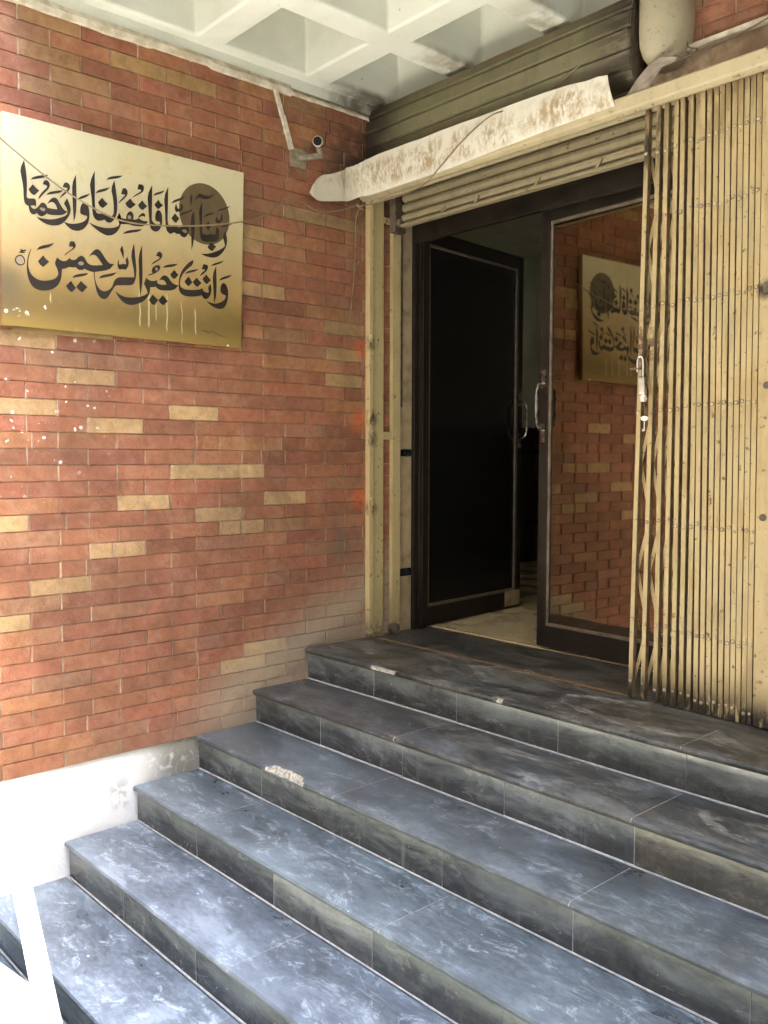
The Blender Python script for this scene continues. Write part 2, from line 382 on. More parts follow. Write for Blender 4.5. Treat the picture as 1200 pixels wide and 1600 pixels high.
M_CABLE = simple('dusty_cable', (.25, .18, .105), .6, 0, .2, 20)
M_DKCABLE = simple('dark_cable', (.15, .12, .085), .6, 0, .2, 20)
t = NT('mirror_film_glass'); n = t.noise(5, 5, .6)
M_GLASS = t.done(t.mix(t.rng(n, .35, .7), (.28, .235, .165), (.23, .195, .135)), .028, 1.0)
t = NT('dark_tinted_glass'); n = t.noise(6, 5, .6, .6)
M_DGLASS = t.done(t.mix(t.rng(n, .45, .75), (.009, .0085, .0075), (.012, .0115, .0105)), .16, 0, .5)
M_TILE = simple('beige_tile', (.42, .31, .185), .35, 0, .15, 12)
M_TILEDK = simple('black_tile_band', (.02, .02, .022), .3)
M_LOBWALL = simple('lobby_paint', (.84, .85, .74), .7, 0, .08, 4)
M_LOBDADO = simple('lobby_dado', (.085, .055, .035), .5, 0, .2, 6)
M_LOBFLOOR = simple('lobby_floor', (.62, .50, .31), .3, 0, .1, 4)
M_OPP = simple('added_block_render', (.26, .22, .17), .9, 0, .2, 1.5)
M_ROAD = simple('asphalt', (.055, .052, .048), .9, 0, .2, 3)
M_GROUND = simple('bounce_paving', (.70, .70, .63), .9, 0, .15, 2.5)
M_RUST = simple('rusty_track', (.17, .105, .05), .75, 0, .4, 30)
M_WHITE = simple('white_placeholder_paint', (.86, .86, .86), .6, 0, .04, 8)
M_CONC = simple('painted_concrete', (.62, .58, .50), .85, 0, .12, 3)
INK=[[-17507,20762,-17669,20374,-17615,20085,-17557,19748,-17551,19312,-17516,19122,-17419,19064,-17341,19061,-17241,19104,-17140,19116,-17113,19066,-17084,19160,-17091,19313,-17135,19371,-17235,19369,-17368,19330,-17438,19378,-17418,19776,-17418,20083,-17450,20404],
[-17268,20070,-17183,20184,-16902,20301,-16595,20392,-16677,20282,-16994,20160],
[-17201,19904,-17365,19688,-17275,19542,-17143,19506,-16955,19711,-17081,19801],
[-16814,19983,-16770,20129,-16668,20173,-16567,20116,-16535,20000,-16596,19843,-16758,19666,-16897,19495,-16989,19381,-16983,19478,-16848,19681,-16686,19858,-16639,19934,-16683,19981],
[-16687,19609,-16586,19733,-16298,19842,-16024,19920,-16126,19803,-16416,19694],
[-16040,20038,-15967,20217,-15873,20252,-15768,20201,-15735,20084,-15773,19963,-15952,19769,-16165,19577,-16093,19719,-15926,19899,-15854,19992,-15865,20035,-15970,20036],
[-15501,20619,-15657,20247,-15658,19816,-15644,19365,-15620,18789,-15532,19044,-15492,19507,-15489,20031],
[-17370,19055,-17308,19084,-17243,18998,-17155,18981,-17064,19042,-16972,19159,-16879,19283,-16789,19294,-16700,19233,-16656,19130,-16543,19117,-16267,19135,-16310,19284,-16400,19379,-16514,19380,-16653,19268,-16606,19373,-16489,19519,-16361,19577,-16259,19541,-16170,19378,-16057,19219,-15989,19153,-15861,19120,-15944,19037,-16062,18959,-16318,18901,-16548,18871,-16684,18902,-16731,18849,-16823,18776,-16913,18753,-17002,18788,-17063,18865,-17114,18805,-17204,18767,-17292,18790,-17356,18910],
[-15874,19634,-16002,19410,-15893,19250,-15850,19077,-15946,18946,-16181,18825,-16414,18731,-16689,18678,-17072,18687,-16939,18588,-16738,18502,-16557,18478,-16373,18492,-16187,18553,-15998,18700,-15830,18922,-15743,19119,-15733,19280,-15784,19452],
[-15180,19628,-15290,19527,-15353,19332,-15345,19151,-15250,19111,-15070,19098,-15084,18992,-15207,18855,-15425,18748,-15711,18670,-16015,18689,-15901,18574,-15715,18447,-15478,18437,-15261,18524,-15089,18715,-15001,18915,-14965,19152,-14979,19402,-15048,19573],
[-15449,19661,-15368,19786,-15163,19895,-14931,20005,-15030,19875,-15213,19759],
[-14724,20937,-14935,20445,-14893,20086,-14852,19703,-14848,19288,-14791,19091,-14670,18997,-14522,19000,-14348,19089,-14323,19070,-14225,18994,-14100,19000,-13973,19098,-13869,19257,-13801,19505,-13778,19815,-13814,20230,-13898,20747,-14051,20347,-13968,20060,-13937,19691,-13941,19455,-13994,19305,-14096,19240,-14220,19252,-14293,19367,-14343,19323,-14517,19284,-14665,19287,-14724,19404,-14742,19724,-14728,20188],
[-14239,20686,-14117,20823,-13890,20906,-13534,21004,-13676,20880,-13892,20800],
[-14699,20067,-14598,20214,-14350,20310,-14087,20414,-14252,20249,-14427,20174],
[-14431,19934,-14612,19726,-14536,19578,-14401,19533,-14182,19738,-14309,19818],
[-13708,19475,-13806,19269,-13707,19074,-13722,18953,-13876,18856,-14179,18768,-14478,18752,-14772,18793,-15002,18857,-14822,18715,-14580,18571,-14334,18485,-14159,18479,-13957,18560,-13777,18731,-13672,18938,-13644,19050,-13602,19282],
[-13616,20248,-13536,20488,-13420,20518,-13332,20446,-13321,20306,-13414,20146,-13596,19969,-13738,19843,-13685,19952,-13516,20138,-13433,20237,-13463,20260],
[-12889,20583,-12833,20797,-12728,20823,-12610,20782,-12594,20618,-12681,20481,-12893,20343,-13124,20191,-12997,20335,-12812,20467,-12711,20559,-12758,20597],
[-13208,20151,-13438,19910,-13343,19769,-13215,19734,-12965,19948,-13107,20016],
[-12678,20170,-12873,19953,-12797,19824,-12666,19776,-12456,19972,-12582,20056],
[-13701,19478,-13811,19258,-13713,19075,-13587,19038,-13277,19092,-13123,19060,-12861,19077,-12664,19106,-12543,19209,-12421,19351,-12541,19342,-12673,19331,-12856,19406,-12962,19339,-13093,19304,-13377,19277,-13646,19276],
[-13416,19282,-13374,19491,-13269,19617,-13165,19624,-13076,19521,-13093,19304],
[-12868,19464,-12774,19588,-12641,19666,-12558,19616,-12565,19506,-12617,19533,-12723,19526,-12856,19406],
[-13568,18646,-13424,18794,-13125,18892,-12718,18981,-12865,18853,-13179,18764],
[-12224,20885,-12449,20419,-12411,20005,-12379,19480,-12357,19193,-12279,19037,-12092,18972,-11928,19061,-11803,19290,-11772,19540,-11795,19780,-11875,19899,-11970,19906,-12052,19830,-12109,19625,-12085,19447,-11882,19422,-11883,19337,-12006,19291,-12140,19316,-12246,19406,-12266,19500,-12234,20183],
[-11936,20342,-12134,20105,-12049,20000,-11956,19950,-11722,20147,-11857,20207],
[-12182,20447,-12094,20585,-11877,20677,-11644,20789,-11769,20637,-11960,20551],
[-11477,20964,-11683,20532,-11642,20003,-11628,19492,-11604,19202,-11538,19071,-11401,19008,-11219,19113,-11094,19052,-10968,19093,-10927,19026,-10787,18962,-10673,18993,-10557,19162,-10497,19373,-10553,19488,-10694,19513,-10836,19463,-10922,19362,-11090,19357,-11159,19407,-11230,19345,-11424,19324,-11513,19414,-11530,19583,-11500,20324],
[-11174,19918,-11344,19690,-11262,19581,-11124,19520,-10967,19745,-11078,19824],
[-11349,20296,-11222,20463,-10970,20586,-10658,20746,-10802,20569,-11056,20433],
[-11119,20327,-11192,20116,-11124,19981,-10998,20016,-10857,20092,-10784,20242,-10810,20386,-10881,20348,-10912,20169,-11024,20135,-11065,20189],
[-10364,20895,-10458,20727,-10420,20560,-10423,20335,-10324,20678,-10337,20801],
[-10986,19833,-10858,19980,-10574,20120,-10301,20270,-10403,20126,-10689,19986],
[-10273,20200,-10429,19834,-10400,19239,-10389,18513,-10275,18908,-10224,19520,-10233,19970],
[-10224,20660,-10107,20846,-9989,20982,-9815,20966,-9582,20961,-9404,21009,-9195,21164,-9346,20957,-9583,20809,-9818,20789,-9991,20831],
[-9842,20676,-10022,20234,-9975,19764,-9981,19309,-9955,19061,-9869,18962,-9664,18957,-9546,19001,-9368,19005,-9159,19064,-9038,19187,-9006,19397,-9033,19649,-9107,19713,-9184,19547,-9170,19395,-9305,19322,-9468,19345,-9601,19272,-9807,19276,-9878,19377,-9863,19936],
[-9559,19868,-9714,19659,-9555,19458,-9426,19684],
[-9413,18985,-9602,18751,-9506,18651,-9358,18610,-9162,18833,-9310,18912],
[-9813,19990,-9694,20131,-9472,20234,-9205,20322,-9355,20205,-9621,20080],
[-9115,20377,-8994,20489,-8691,20622,-8401,20754,-8539,20625,-8874,20460],
[-9117,20172,-9203,19978,-9120,19865,-8940,19896,-8833,20044,-8816,20226,-8875,20318,-8922,20156,-8969,20019,-9059,20003],
[-8988,19683,-8729,19882,-8454,19982,-8208,20064,-8363,19933,-8700,19784],
[-8708,19576,-8826,19299,-8737,19107,-8709,18931,-8892,18773,-9224,18593,-9552,18465,-9934,18399,-9671,18325,-9346,18310,-9137,18373,-8925,18523,-8741,18745,-8633,18969,-8590,19209,-8643,19458],
[-17295,17491,-17392,17321,-17468,17066,-17497,16774,-17488,16510,-17427,16253,-17309,16046,-17133,15946,-16885,15926,-16610,15990,-16424,16093,-16258,16273,-16160,16514,-16134,16869,-16036,16883,-15917,16946,-15827,16998,-15680,16980,-15573,17018,-15491,16938,-15396,16922,-15275,16957,-15214,17012,-15106,16958,-14936,16924,-14789,16933,-14542,17003,-14191,17111,-14063,17247,-13960,17380,-14061,17353,-14186,17370,-14309,17493,-14430,17662,-14551,17819,-14674,17863,-14797,17804,-14947,17630,-15035,17501,-14899,17609,-14752,17613,-14631,17504,-14450,17262,-14785,17190,-15004,17193,-15124,17279,-15182,17409,-15264,17489,-15360,17497,-15481,17422,-15555,17319,-15675,17267,-15769,17287,-15831,17339,-15911,17231,-16053,17169,-16192,17190,-16318,17284,-16367,17164,-16416,17021,-16315,16855,-16273,16680,-16298,16585,-16416,16445,-16602,16363,-16831,16306,-17057,16313,-17235,16390,-17365,16527,-17438,16739,-17440,16960,-17394,17210],
[-16855,17281,-17059,17038,-16988,16904,-16854,16840,-16628,17069,-16756,17150],
[-17104,17454,-16972,17620,-16664,17725,-16415,17828,-16574,17649,-16804,17557],
[-15829,17779,-15814,17952,-15731,18007,-15613,17996,-15548,17881,-15594,17748,-15834,17562,-16025,17392,-16000,17468,-15785,17638,-15665,17748,-15676,17803],
[-17758,17165,-17880,17103,-17944,16962,-17907,16847,-17800,16763,-17669,16772,-17568,16863,-17543,16988,-17595,17113,-17682,17166],
[-17789,17270,-17722,17302,-17536,17294,-17570,17260,-17746,17248],
[-17731,17389,-17700,17328,-17512,17401,-17524,17333,-17557,17350,-17679,17298],
[-15730,16577,-15620,16702,-15368,16783,-15048,16855,-15176,16740,-15418,16660],
[-15779,16451,-15984,16229,-15893,16081,-15753,16007,-15583,16190,-15676,16304],
[-15373,16505,-15570,16249,-15477,16134,-15334,16060,-15107,16297,-15255,16394],
[-14622,16704,-14513,16843,-14238,16928,-13857,17052,-14012,16900,-14290,16803],
[-13609,18168,-13701,17987,-13627,17833,-13561,17641,-13531,17895,-13559,18057],
[-13759,17599,-13825,17423,-13803,17237,-13715,17178,-13599,17223,-13471,17208,-13353,17349,-13316,17546,-13385,17751,-13477,17594,-13428,17458,-13493,17424,-13583,17447,-13660,17388,-13763,17385],
[-14837,16926,-14824,16695,-14781,16398,-14724,16148,-14604,15952,-14431,15890,-14280,15956,-14125,16199,-14009,16380,-13918,16510,-13739,16545,-13197,16609,-13090,16738,-13021,16940,-12984,17282,-13011,17591,-13077,18339,-13224,17897,-13161,17523,-13088,17198,-13084,16955,-13417,16910,-13784,16865,-13913,16771,-13991,16666,-14045,16470,-14148,16338,-14326,16221,-14500,16211,-14647,16298,-14754,16494,-14799,16698,-14802,16931],
[-12724,18299,-12895,17827,-12877,17300,-12861,16698,-12842,16204,-12757,16566,-12715,17056,-12721,17684],
[-12551,17018,-12662,16749,-12532,16522,-12494,16381,-12643,16265,-12909,16160,-13302,16088,-13637,16107,-13940,16272,-13792,16053,-13616,15883,-13385,15790,-13177,15802,-12913,15893,-12646,16046,-12483,16236,-12400,16417,-12375,16640,-12262,16650,-12127,16696,-11993,16591,-11774,16574,-11276,16645,-11106,16829,-11034,16888,-11272,16907,-11410,17012,-11545,17192,-11682,17235,-11820,17179,-11960,16976,-11822,17036,-11686,17000,-11619,16849,-11880,16802,-12043,16854,-12062,16999,-12123,16942,-12312,16904,-12459,16933],
[-12267,16348,-12445,16107,-12327,15950,-12206,15915,-12013,16146,-12134,16230],
[-11805,16381,-11999,16148,-11906,16011,-11770,15965,-11566,16150,-11696,16283],
[-11236,17520,-11439,17306,-11352,17169,-11227,17141,-11042,17336,-11153,17420],
[-11782,17529,-11649,17659,-11399,17732,-11058,17807,-11262,17658,-11540,17593],
[-12088,17986,-12024,18130,-11928,18194,-11819,18149,-11786,18032,-11864,17885,-12084,17730,-12323,17578,-12219,17710,-12001,17852,-11904,17940,-11971,17991],
[-12510,17104,-12388,17186,-12253,17242,-12305,17332,-12249,17486,-12086,17595,-11950,17615,-11897,17537,-11939,17408,-12091,17277,-12308,17161],
[-10308,18082,-10488,17980,-10718,17759,-10920,17480,-11023,17166,-11042,16814,-11002,16619,-10849,16501,-10622,16466,-10363,16490,-10102,16542,-9912,16608,-9811,16475,-9664,16467,-9515,16601,-9429,16817,-9421,16998,-9484,17156,-9599,17000,-9557,16788,-9690,16746,-9822,16793,-9894,16924,-10011,16845,-10302,16783,-10646,16752,-10845,16777,-10971,16861,-10988,17021,-10923,17255,-10779,17475,-10577,17679,-10346,17863],
[-10559,17329,-10756,17102,-10658,16964,-10544,16924,-10370,17103,-10469,17228],
[-10159,17338,-10355,17130,-10242,16993,-10126,16945,-9920,17137,-10050,17234],
[-9675,17540,-9865,17322,-9773,17182,-9656,17126,-9447,17328,-9564,17427],
[-10737,17418,-10607,17561,-10349,17648,-10053,17728,-10234,17589,-10494,17502],
[-9890,17739,-9823,17952,-9720,17984,-9588,17935,-9604,17779,-9739,17620,-10019,17416,-9915,17570,-9737,17722,-9752,17758],
[-9449,17937,-9320,18063,-9049,18167,-8761,18287,-8929,18133,-9171,18039],
[-9177,17969,-9361,17570,-9331,17086,-9311,16677,-9285,16358,-9186,16693,-9156,17161,-9169,17622],
[-8817,17288,-8939,17189,-8978,16925,-8913,16804,-8686,16741,-8718,16594,-8887,16444,-9190,16318,-9399,16319,-9695,16374,-9489,16244,-9252,16130,-8981,16109,-8799,16168,-8644,16394,-8573,16716,-8577,16976,-8636,17177,-8726,17269],
[-9028,17358,-8921,17502,-8662,17602,-8354,17722,-8510,17571,-8755,17472]]
SPOT=[[-16963,19050,-16906,19094,-16771,19086,-16738,19025,-16796,18959,-16908,18971],
[-13338,19296,-13336,19438,-13207,19450,-13183,19323],
[-10862,19247,-10783,19311,-10655,19308,-10608,19228,-10671,19163,-10784,19186],
[-17770,17119,-17859,17062,-17901,16957,-17864,16864,-17778,16811,-17668,16816,-17600,16892,-17587,16982,-17640,17084,-17705,17123],
[-15486,17180,-15413,17260,-15317,17274,-15246,17215,-15283,17129,-15416,17110],
[-12142,17477,-12033,17505,-12021,17421,-12090,17338]]
LEFT_ANG, LEFT_W = 95.6, .965
RIGHT_HX, RIGHT_HY, RIGHT_ANG, RIGHT_W = 1.84, .385, -2.0, 1.045
BH, OY, OH = 4.5, -7.0, 9.0
PX0, PX1, PVY, RY = -8.0, 3.0, -3.6, -7.0
# ================================================================ SETTING
m = MB(); m.box((-60, -70, -1.4), (60, 40, -1.099)); struct(m.build('road', M_ROAD))
m = MB(); m.box((PX0, PVY, -1.3), (PX1, -2.0, -1.09)); struct(m.build('bounce_pavement', M_GROUND, bevel=.01))  # unseen pale strip added to bounce sunlight into the porch

# ---------------------------------------------------------------- brick wall on the left
CH, BL, ZB = .065, .246, .917
YEL = [(-1.655,1.393),(-1.499,1.267),(-1.741,1.133),(-1.88,1.128),(-1.387,1.072),(-1.058,1.139),(-1.02,.882),(-.796,.879),(-1.268,.75),(-.9,.685),(-.791,.62),(-1.85,.691),(-1.387,.562),(-1.635,.444),(-1.85,.305),(-.173,1.463),(-.173,1.328),(-.518,.752),(-.627,.057),(-.839,-.022),(-1.571,2.614),(-1.637,2.485),(-1.5,2.424),(-1.639,2.364),(-.382,2.623),(-.434,2.104),(-.193,2.1),(-.61,1.978),(-.675,1.9),(-.648,1.712),(-1.548,2.499),(-.144,1.63)]
DIM = [(-1.262,2.564),(-.928,2.603),(-.884,.596)]
def brick_cell(y, z):
    r = math.floor((z - ZB) / CH)
    off = -1.627 + (BL / 2 if r % 2 == 0 else 0)
    return r, math.floor((y - off) / BL)
YC = {brick_cell(*q) for q in YEL}; DC = {brick_cell(*q) for q in DIM}
def brick_colour(key=None, rnd=random):
    if key in YC:
        k = rnd.uniform(.85, 1.1); k *= .78 if (key[1] > 3 and key[0] > 3) else 1
        if key[0] > 20: return (.385 * k, .205 * k, .090 * k)
        return (.56 * k, .355 * k, .165 * k)
    if key in DC: return (.42, .25, .10)
    q = rnd.random(); k = rnd.uniform(.88, 1.12)
    if q < .62: c = (.365, .138, .071)
    elif q < .76: c = (.300, .112, .060)
    elif q < .90: c = (.395, .168, .078)
    else: c = (.340, .158, .085)
    return (c[0] * k, c[1] * k * rnd.uniform(.93, 1.08), c[2] * k)
def brick_face(mb, u0, u1, v0, v1, P, uoff=-1.627, keyed=True, lim=(-9, 9)):
    """real bricks: P(u, v, w) maps wall coordinates to the world, w outwards"""
    r0 = math.floor((v0 - ZB) / CH + 1e-6); r1 = math.ceil((v1 - ZB) / CH - 1e-6)
    for r in range(r0, r1):
        off = uoff + (BL / 2 if r % 2 == 0 else 0)
        k0 = math.floor((u0 - off) / BL); k1 = math.ceil((u1 - off) / BL)
        za = max(v0, ZB + r * CH); zb = min(v1, ZB + (r + 1) * CH)
        for k in range(k0, k1):
            a = max(u0, off + k * BL); b = min(u1, off + (k + 1) * BL)
            if b - a < .02: continue
            parts = [(a, b)]
            if random.random() < .10 and b - a > .2: mid = (a + b) / 2 + jit(.03); parts = [(a, mid), (mid, b)]
            for (a_, b_) in parts:
                g = .0033 + abs(jit(.0016)); x0 = a_ + g; x1 = b_ - g; y0 = za + .0016; y1 = zb - .0016 + jit(.0006)
                if zb - za < .03: y0 = za + .001; y1 = zb - .001
                mb.col = brick_colour((r, k) if keyed else None)
                if not keyed and random.random() < .09: mb.col = (.55, .36, .145)
                w1 = .0 + jit(.0011); e = .0022; tl = jit(.0009)
                vs_ = []
                for w_, ins in ((-.012, 0), (w1 - .0016, 0), (w1, e)):
                    for (uu, vv) in ((x0+ins, y0+ins), (x1-ins, y0+ins), (x1-ins, y1-ins), (x0+ins, y1-ins)):
                        vs_.append(P(uu + jit(.0014), vv + jit(.0011), w_ + (tl if (w_ > -.01 and vv > (y0 + y1) / 2) else 0)))
                fs = []
                for q in (0, 4):
                    for i in range(4):
                        j = (i + 1) % 4; fs.append((q+i, q+j, q+4+j, q+4+i))
                fs.append((8, 9, 10, 11)); mb.add(vs_, fs)
    mb.col = None
wall = thing('brick_wall', 'red brick wall with scattered yellow bricks carrying the calligraphy sign', 'wall', (-.2, -.8, -1.1))
mb = MB()
brick_face(mb, -1.90, .235, -.318, 2.672, lambda u, v, w_: (w_, u, v))
brick_face(mb, -3.2, -.004, -.318, 2.672, lambda u, v, w_: (u, -1.904 - w_, v), -.13, False)
mb.build('brickwork', M_BRICK, wall)
m = MB(); m.box((-.25, -1.895, -.318), (-.0062, .235, 2.70)); m.box((-3.2, -1.8975, -.318), (-.0065, -1.65, 2.70)); m.build('mortar', M_MORTAR, wall)
# plaster base below the lowest brick course (subdivided, uneven)
m = MB(); ny, nz = 60, 20; ring = []
for i in range(ny + 1):
    y = -1.897 + (1.95) * i / ny; row = []
    for k in range(nz + 1):
        z = -1.1 + (.778) * k / nz
        x = -.016 + .006 * mnoise.noise((y * 6, z * 6, 1)) + .003 * mnoise.noise((y * 19, z * 19, 4))
        if k == nz: x -= .006
        row.append((x, y, z))
    ring.append(row)
m.sweep(ring, False, False); m.build('plaster_base', M_PLASTER, wall, smooth=True)
m = MB(); m.box((-3.2, -1.893, -1.1), (-.02, -1.65, -.3225)); m.build('plaster_return', M_PLASTER, wall)
# cornice strip along the top, broken at the inner end
m = MB(); rows = []
for i in range(0, 61):
    y = -1.9 + 1.42 * i / 60
    lo = 2.660 + .004 * mnoise.noise((y * 9, 0, 0)) + (.007 if int(y * 3.3) % 3 == 0 else 0)
    p = .016 + .004 * mnoise.noise((y * 13, 3, 0))
    rows.append([(-.004, y, lo), (p, y, lo + .003), (p + .002, y, lo + .026), (.004, y, lo + .034), (.003, y, 2.712), (-.004, y, 2.714)])
m.sweep(rows, True); rows = []
for i in range(0, 31):
    y = -.475 + .50 * i / 30
    lo = 2.668 + .006 * mnoise.noise((y * 15, 0, 7)); p = .008 + .004 * mnoise.noise((y * 21, 3, 5))
    rows.append([(-.004, y, lo), (p, y, lo + .002), (p, y, lo + .014), (-.004, y, lo + .018)])
m.sweep(rows, True); m.build('cornice', M_CORNICE, wall)
m = MB(); m.box((-.25, -1.89, 2.7005), (.003, .235, 2.752)); m.build('frieze', M_CEIL, wall)

# ---------------------------------------------------------------- ceiling
m = MB(); ZC, PX, PY, CW, CD = 2.75, .570, .588, .43, .32
X0, Y0 = .065, -1.465     # first coffer corner
nx, ny = 9, 3
xs = [-.3]; 
for i in range(nx): xs += [X0 + i * PX, X0 + i * PX + CW]
xs += [X0 + nx * PX + .1]
ys = [-1.80]
for j in range(ny): ys += [Y0 + j * PY, Y0 + j * PY + .447]
ys += [.30]
for i in range(len(xs) - 1):
    for j in range(len(ys) - 1):
        a, b, c_, d = xs[i], xs[i+1], ys[j], ys[j+1]
        if i % 2 == 1 and j % 2 == 1:
            tp = .03
            lo = [(a, c_, ZC), (b, c_, ZC), (b, d, ZC), (a, d, ZC)]
            hi = [(a+tp, c_+tp, ZC+CD), (b-tp, c_+tp, ZC+CD), (b-tp, d-tp, ZC+CD), (a+tp, d-tp, ZC+CD)]
            m.add(lo + hi, [(0,1,5,4),(1,2,6,5),(2,3,7,6),(3,0,4,7),(4,5,6,7)])
        else:
            m.add([(a, c_, ZC), (b, c_, ZC), (b, d, ZC), (a, d, ZC)], [(0,1,2,3)])
xa, xb, ya, yb = xs[0], xs[-1], ys[0], ys[-1]
m.add([(xa,ya,ZC),(xb,ya,ZC),(xb,yb,ZC),(xa,yb,ZC),(xa,ya,3.2),(xb,ya,3.2),(xb,yb,3.2),(xa,yb,3.2)], [(0,1,5,4),(1,2,6,5),(2,3,7,6),(3,0,4,7),(4,5,6,7)])
co = m.build('coffered_ceiling', M_CEIL); bmx = bmesh.new(); bmx.from_mesh(co.data); bmesh.ops.remove_doubles(bmx, verts=bmx.verts, dist=1e-5); bmesh.ops.recalc_face_normals(bmx, faces=bmx.faces); bmx.to_mesh(co.data); bmx.free()
bv = co.modifiers.new('bevel', 'BEVEL'); bv.width = .012; bv.segments = 3; bv.limit_method = 'ANGLE'; bv.angle_limit = R_(35)
tag(co, 'white coffered concrete ceiling over the entrance', 'ceiling')
m = MB(); m.box((-3.2, -1.78, 3.21), (5.6, 6, BH)); m.box((-14, -1.78, -1.1), (-3.205, 6, BH)); m.box((5.605, RY, -1.1), (16, 6, BH)); tag(m.build('added_shade_blocks', M_CONC), 'added unseen building blocks above and beside the porch, there to shade it', 'building')  # unseen masses added to keep sun and sky off the porch
m = MB(); m.box((-14, -14, -1.1), (16, OY, OH)); tag(m.build('added_opposite_block', M_OPP), 'added unseen block across the lane, there to shape the light', 'building')  # added out of view to block low sky and return bounce light

# ---------------------------------------------------------------- stairs
RISE = .157
NOSE = [-.410, -.718, -1.027, -1.333, -1.638, -1.948, -2.258]
XE = 4.6
def bow(x, k): return .0175 * x + .004 * mnoise.noise((x * .8, k * 2.3, 0))      # the flight is not quite square to the wall
CHIPS = {0: [(.45, .68, .75), (1.225, 1.27, .7), (.86, .885, .3)], 2: [(.50, .82, 1.35), (1.72, 1.76, .3)], 1: [(.88, 1.0, .28)], 3: [], 4: [(.43, .46, .3)], 5: [], 6: []}
def chip(x, k):
    v = 0
    for a, b, s in CHIPS[k]:
        if a < x < b:
            t_ = (x - a) / (b - a); e = min(1, min(t_, 1 - t_) * 3.2); e = e * e * (3 - 2 * e)
            v = max(v, s * e * (.85 + .35 * mnoise.noise((x * 22, k, 0))))
    return v
stair = thing('stone_staircase', 'wide flight of worn black stone steps rising to the doors', 'staircase', (1.5, -2.3, -1.1))
def tiles(x0, x1, first, pitch):
    e = [x0]; x = first
    while x < x1: e.append(x); x += pitch
    e.append(x1); return e
for k in range(7):
    zt = -RISE * k
    x_l = 0.0 if k < 5 else (-.0 if k == 5 else -.9)
    if k >= 5: x_l = -2.2
    seams = [x for x in ((.975, 2.035, 3.095, 4.155) if k % 2 == 0 or k == 1 else (1.22, 2.28, 3.34)) ]
    if k == 0: seams = [2.025, 3.09, 4.15]
    if k == 3: seams = [.51, 1.57, 2.63, 3.69]
    if k == 4: seams = [1.217, 2.277, 3.337]
    # sample positions
    X_ = set([x_l, XE]); x = x_l
    while x < XE: X_.add(round(x, 4)); x += .02
    for a, b, s in CHIPS[k]:
        x = a
        while x < b + .001: X_.add(round(x, 4)); x += .004
    X_ |= set(seams); X_ = sorted(X_)
    m = MB(); rings = []
    yb_ = (NOSE[k - 1] + .012) if k else .46
    for x in X_:
        yn = NOSE[k] + bow(x, k) + .0008 * mnoise.noise((x * 9, k, 0)); c_ = chip(x, k)
        ybk = (yb_ + bow(x, k - 1)) if k else yb_
        cj = c_ * .024 + (.0022 * mnoise.noise((x * 70, k, 3)) if c_ > .2 else 0)
        zc = c_ * .012
        rings.append([(x, ybk, zt), (x, yn + .06, zt), (x, yn + .013 + cj * 1.15, zt), (x, yn + .0045 + cj * 1.05, zt - .002 - zc * .7), (x, yn + cj * .9, zt - .009 - zc),
                      (x, yn + .001 + cj * .6, zt - .017 - zc * .6), (x, yn + .006 + cj * .3, zt - .0225), (x, yn + .011, zt - .026), (x, yn + .03, zt - .027)])
    tints = {}
    ei = 0
    for i in range(len(X_) - 1):
        xm = (X_[i] + X_[i+1]) / 2; ti = sum(1 for s_ in seams if s_ < xm)
        if ti not in tints: q = random.uniform(.82, 1.15); tints[ti] = (q, q * random.uniform(.98, 1.02), q * random.uniform(.97, 1.03))
        m.col = tints[ti]
        cc = chip(xm, k)
        o = len(m.v)
        m.v += rings[i] + rings[i+1]; n_ = len(rings[0])
        for q in range(n_ - 1):
            m.cur = 1 if (cc > .30 and (2 if cc > .8 else 3) <= q <= 5) else 0
            b_ = .55 if q >= 3 else 1; m.col = tuple(v_ * b_ for v_ in tints[ti])
            m.face([o+q, o+n_+q, o+n_+q+1, o+q+1])
    m.cur = 0; m.col = (1,1,1)
    o = len(m.v); m.v += rings[0]; m.face([o + i for i in range(n_)])
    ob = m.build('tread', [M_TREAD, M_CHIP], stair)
    wa = ob.data.attributes.new('wear_shade', 'FLOAT', 'POINT')
    for v_ in ob.data.vertices:
        xw, yw = v_.co.x + 1.5, v_.co.y - 2.3; yn_ = NOSE[k] + bow(xw, k); yk = (yb_ + bow(xw, k-1)) if k else .1
        wa.data[v_.index].value = max(0, min(1, (yk - yw) / (yk - yn_)))
    bmx = bmesh.new(); bmx.from_mesh(ob.data); bmesh.ops.remove_doubles(bmx, verts=bmx.verts, dist=1e-6); bmx.to_mesh(ob.data); bmx.free()
    for p in ob.data.polygons: p.use_smooth = True
    ob.data.set_sharp_from_angle(angle=R_(38))
    # riser tiles under this nosing
    m = MB(); zb_ = zt - RISE
    edges = tiles(x_l, XE, (.4905 if k != 4 else .998 - .514) , .5155)
    edges = [e for e in edges if e > x_l - .001]
    for i in range(len(edges) - 1):
        a, b = edges[i] + (.0012 if i else 0), edges[i+1] - .0012
        q = random.uniform(.75, 1.25); m.col = (q, q, q * random.uniform(.92, 1.02))
        if k == 3 and abs(edges[i] - 1.006) < .02: m.col = (1.75, 1.7, 1.6)
        if k == 1 and abs(edges[i] - 2.037) < .02: m.col = (1.45, 1.3, 1.08)
        xs_ = [a + (b - a) * j / 10 for j in range(11)]; dx = jit(.0012)
        for xa_, xb_ in zip(xs_, xs_[1:]):
            ya_, yb2 = NOSE[k] + .021 + dx + bow(xa_, k), NOSE[k] + .021 + dx + bow(xb_, k)
            m.add([(xa_, ya_, zb_), (xb_, yb2, zb_), (xb_, yb2, zt - .0255), (xa_, ya_, zt - .0255)], [(0,1,2,3)])
        m.add([(a, NOSE[k] + .021 + bow(a, k), zb_), (a, NOSE[k] + .05 + bow(a, k), zb_), (a, NOSE[k] + .05 + bow(a, k), zt - .0255), (a, NOSE[k] + .021 + bow(a, k), zt - .0255)], [(0,1,2,3)])
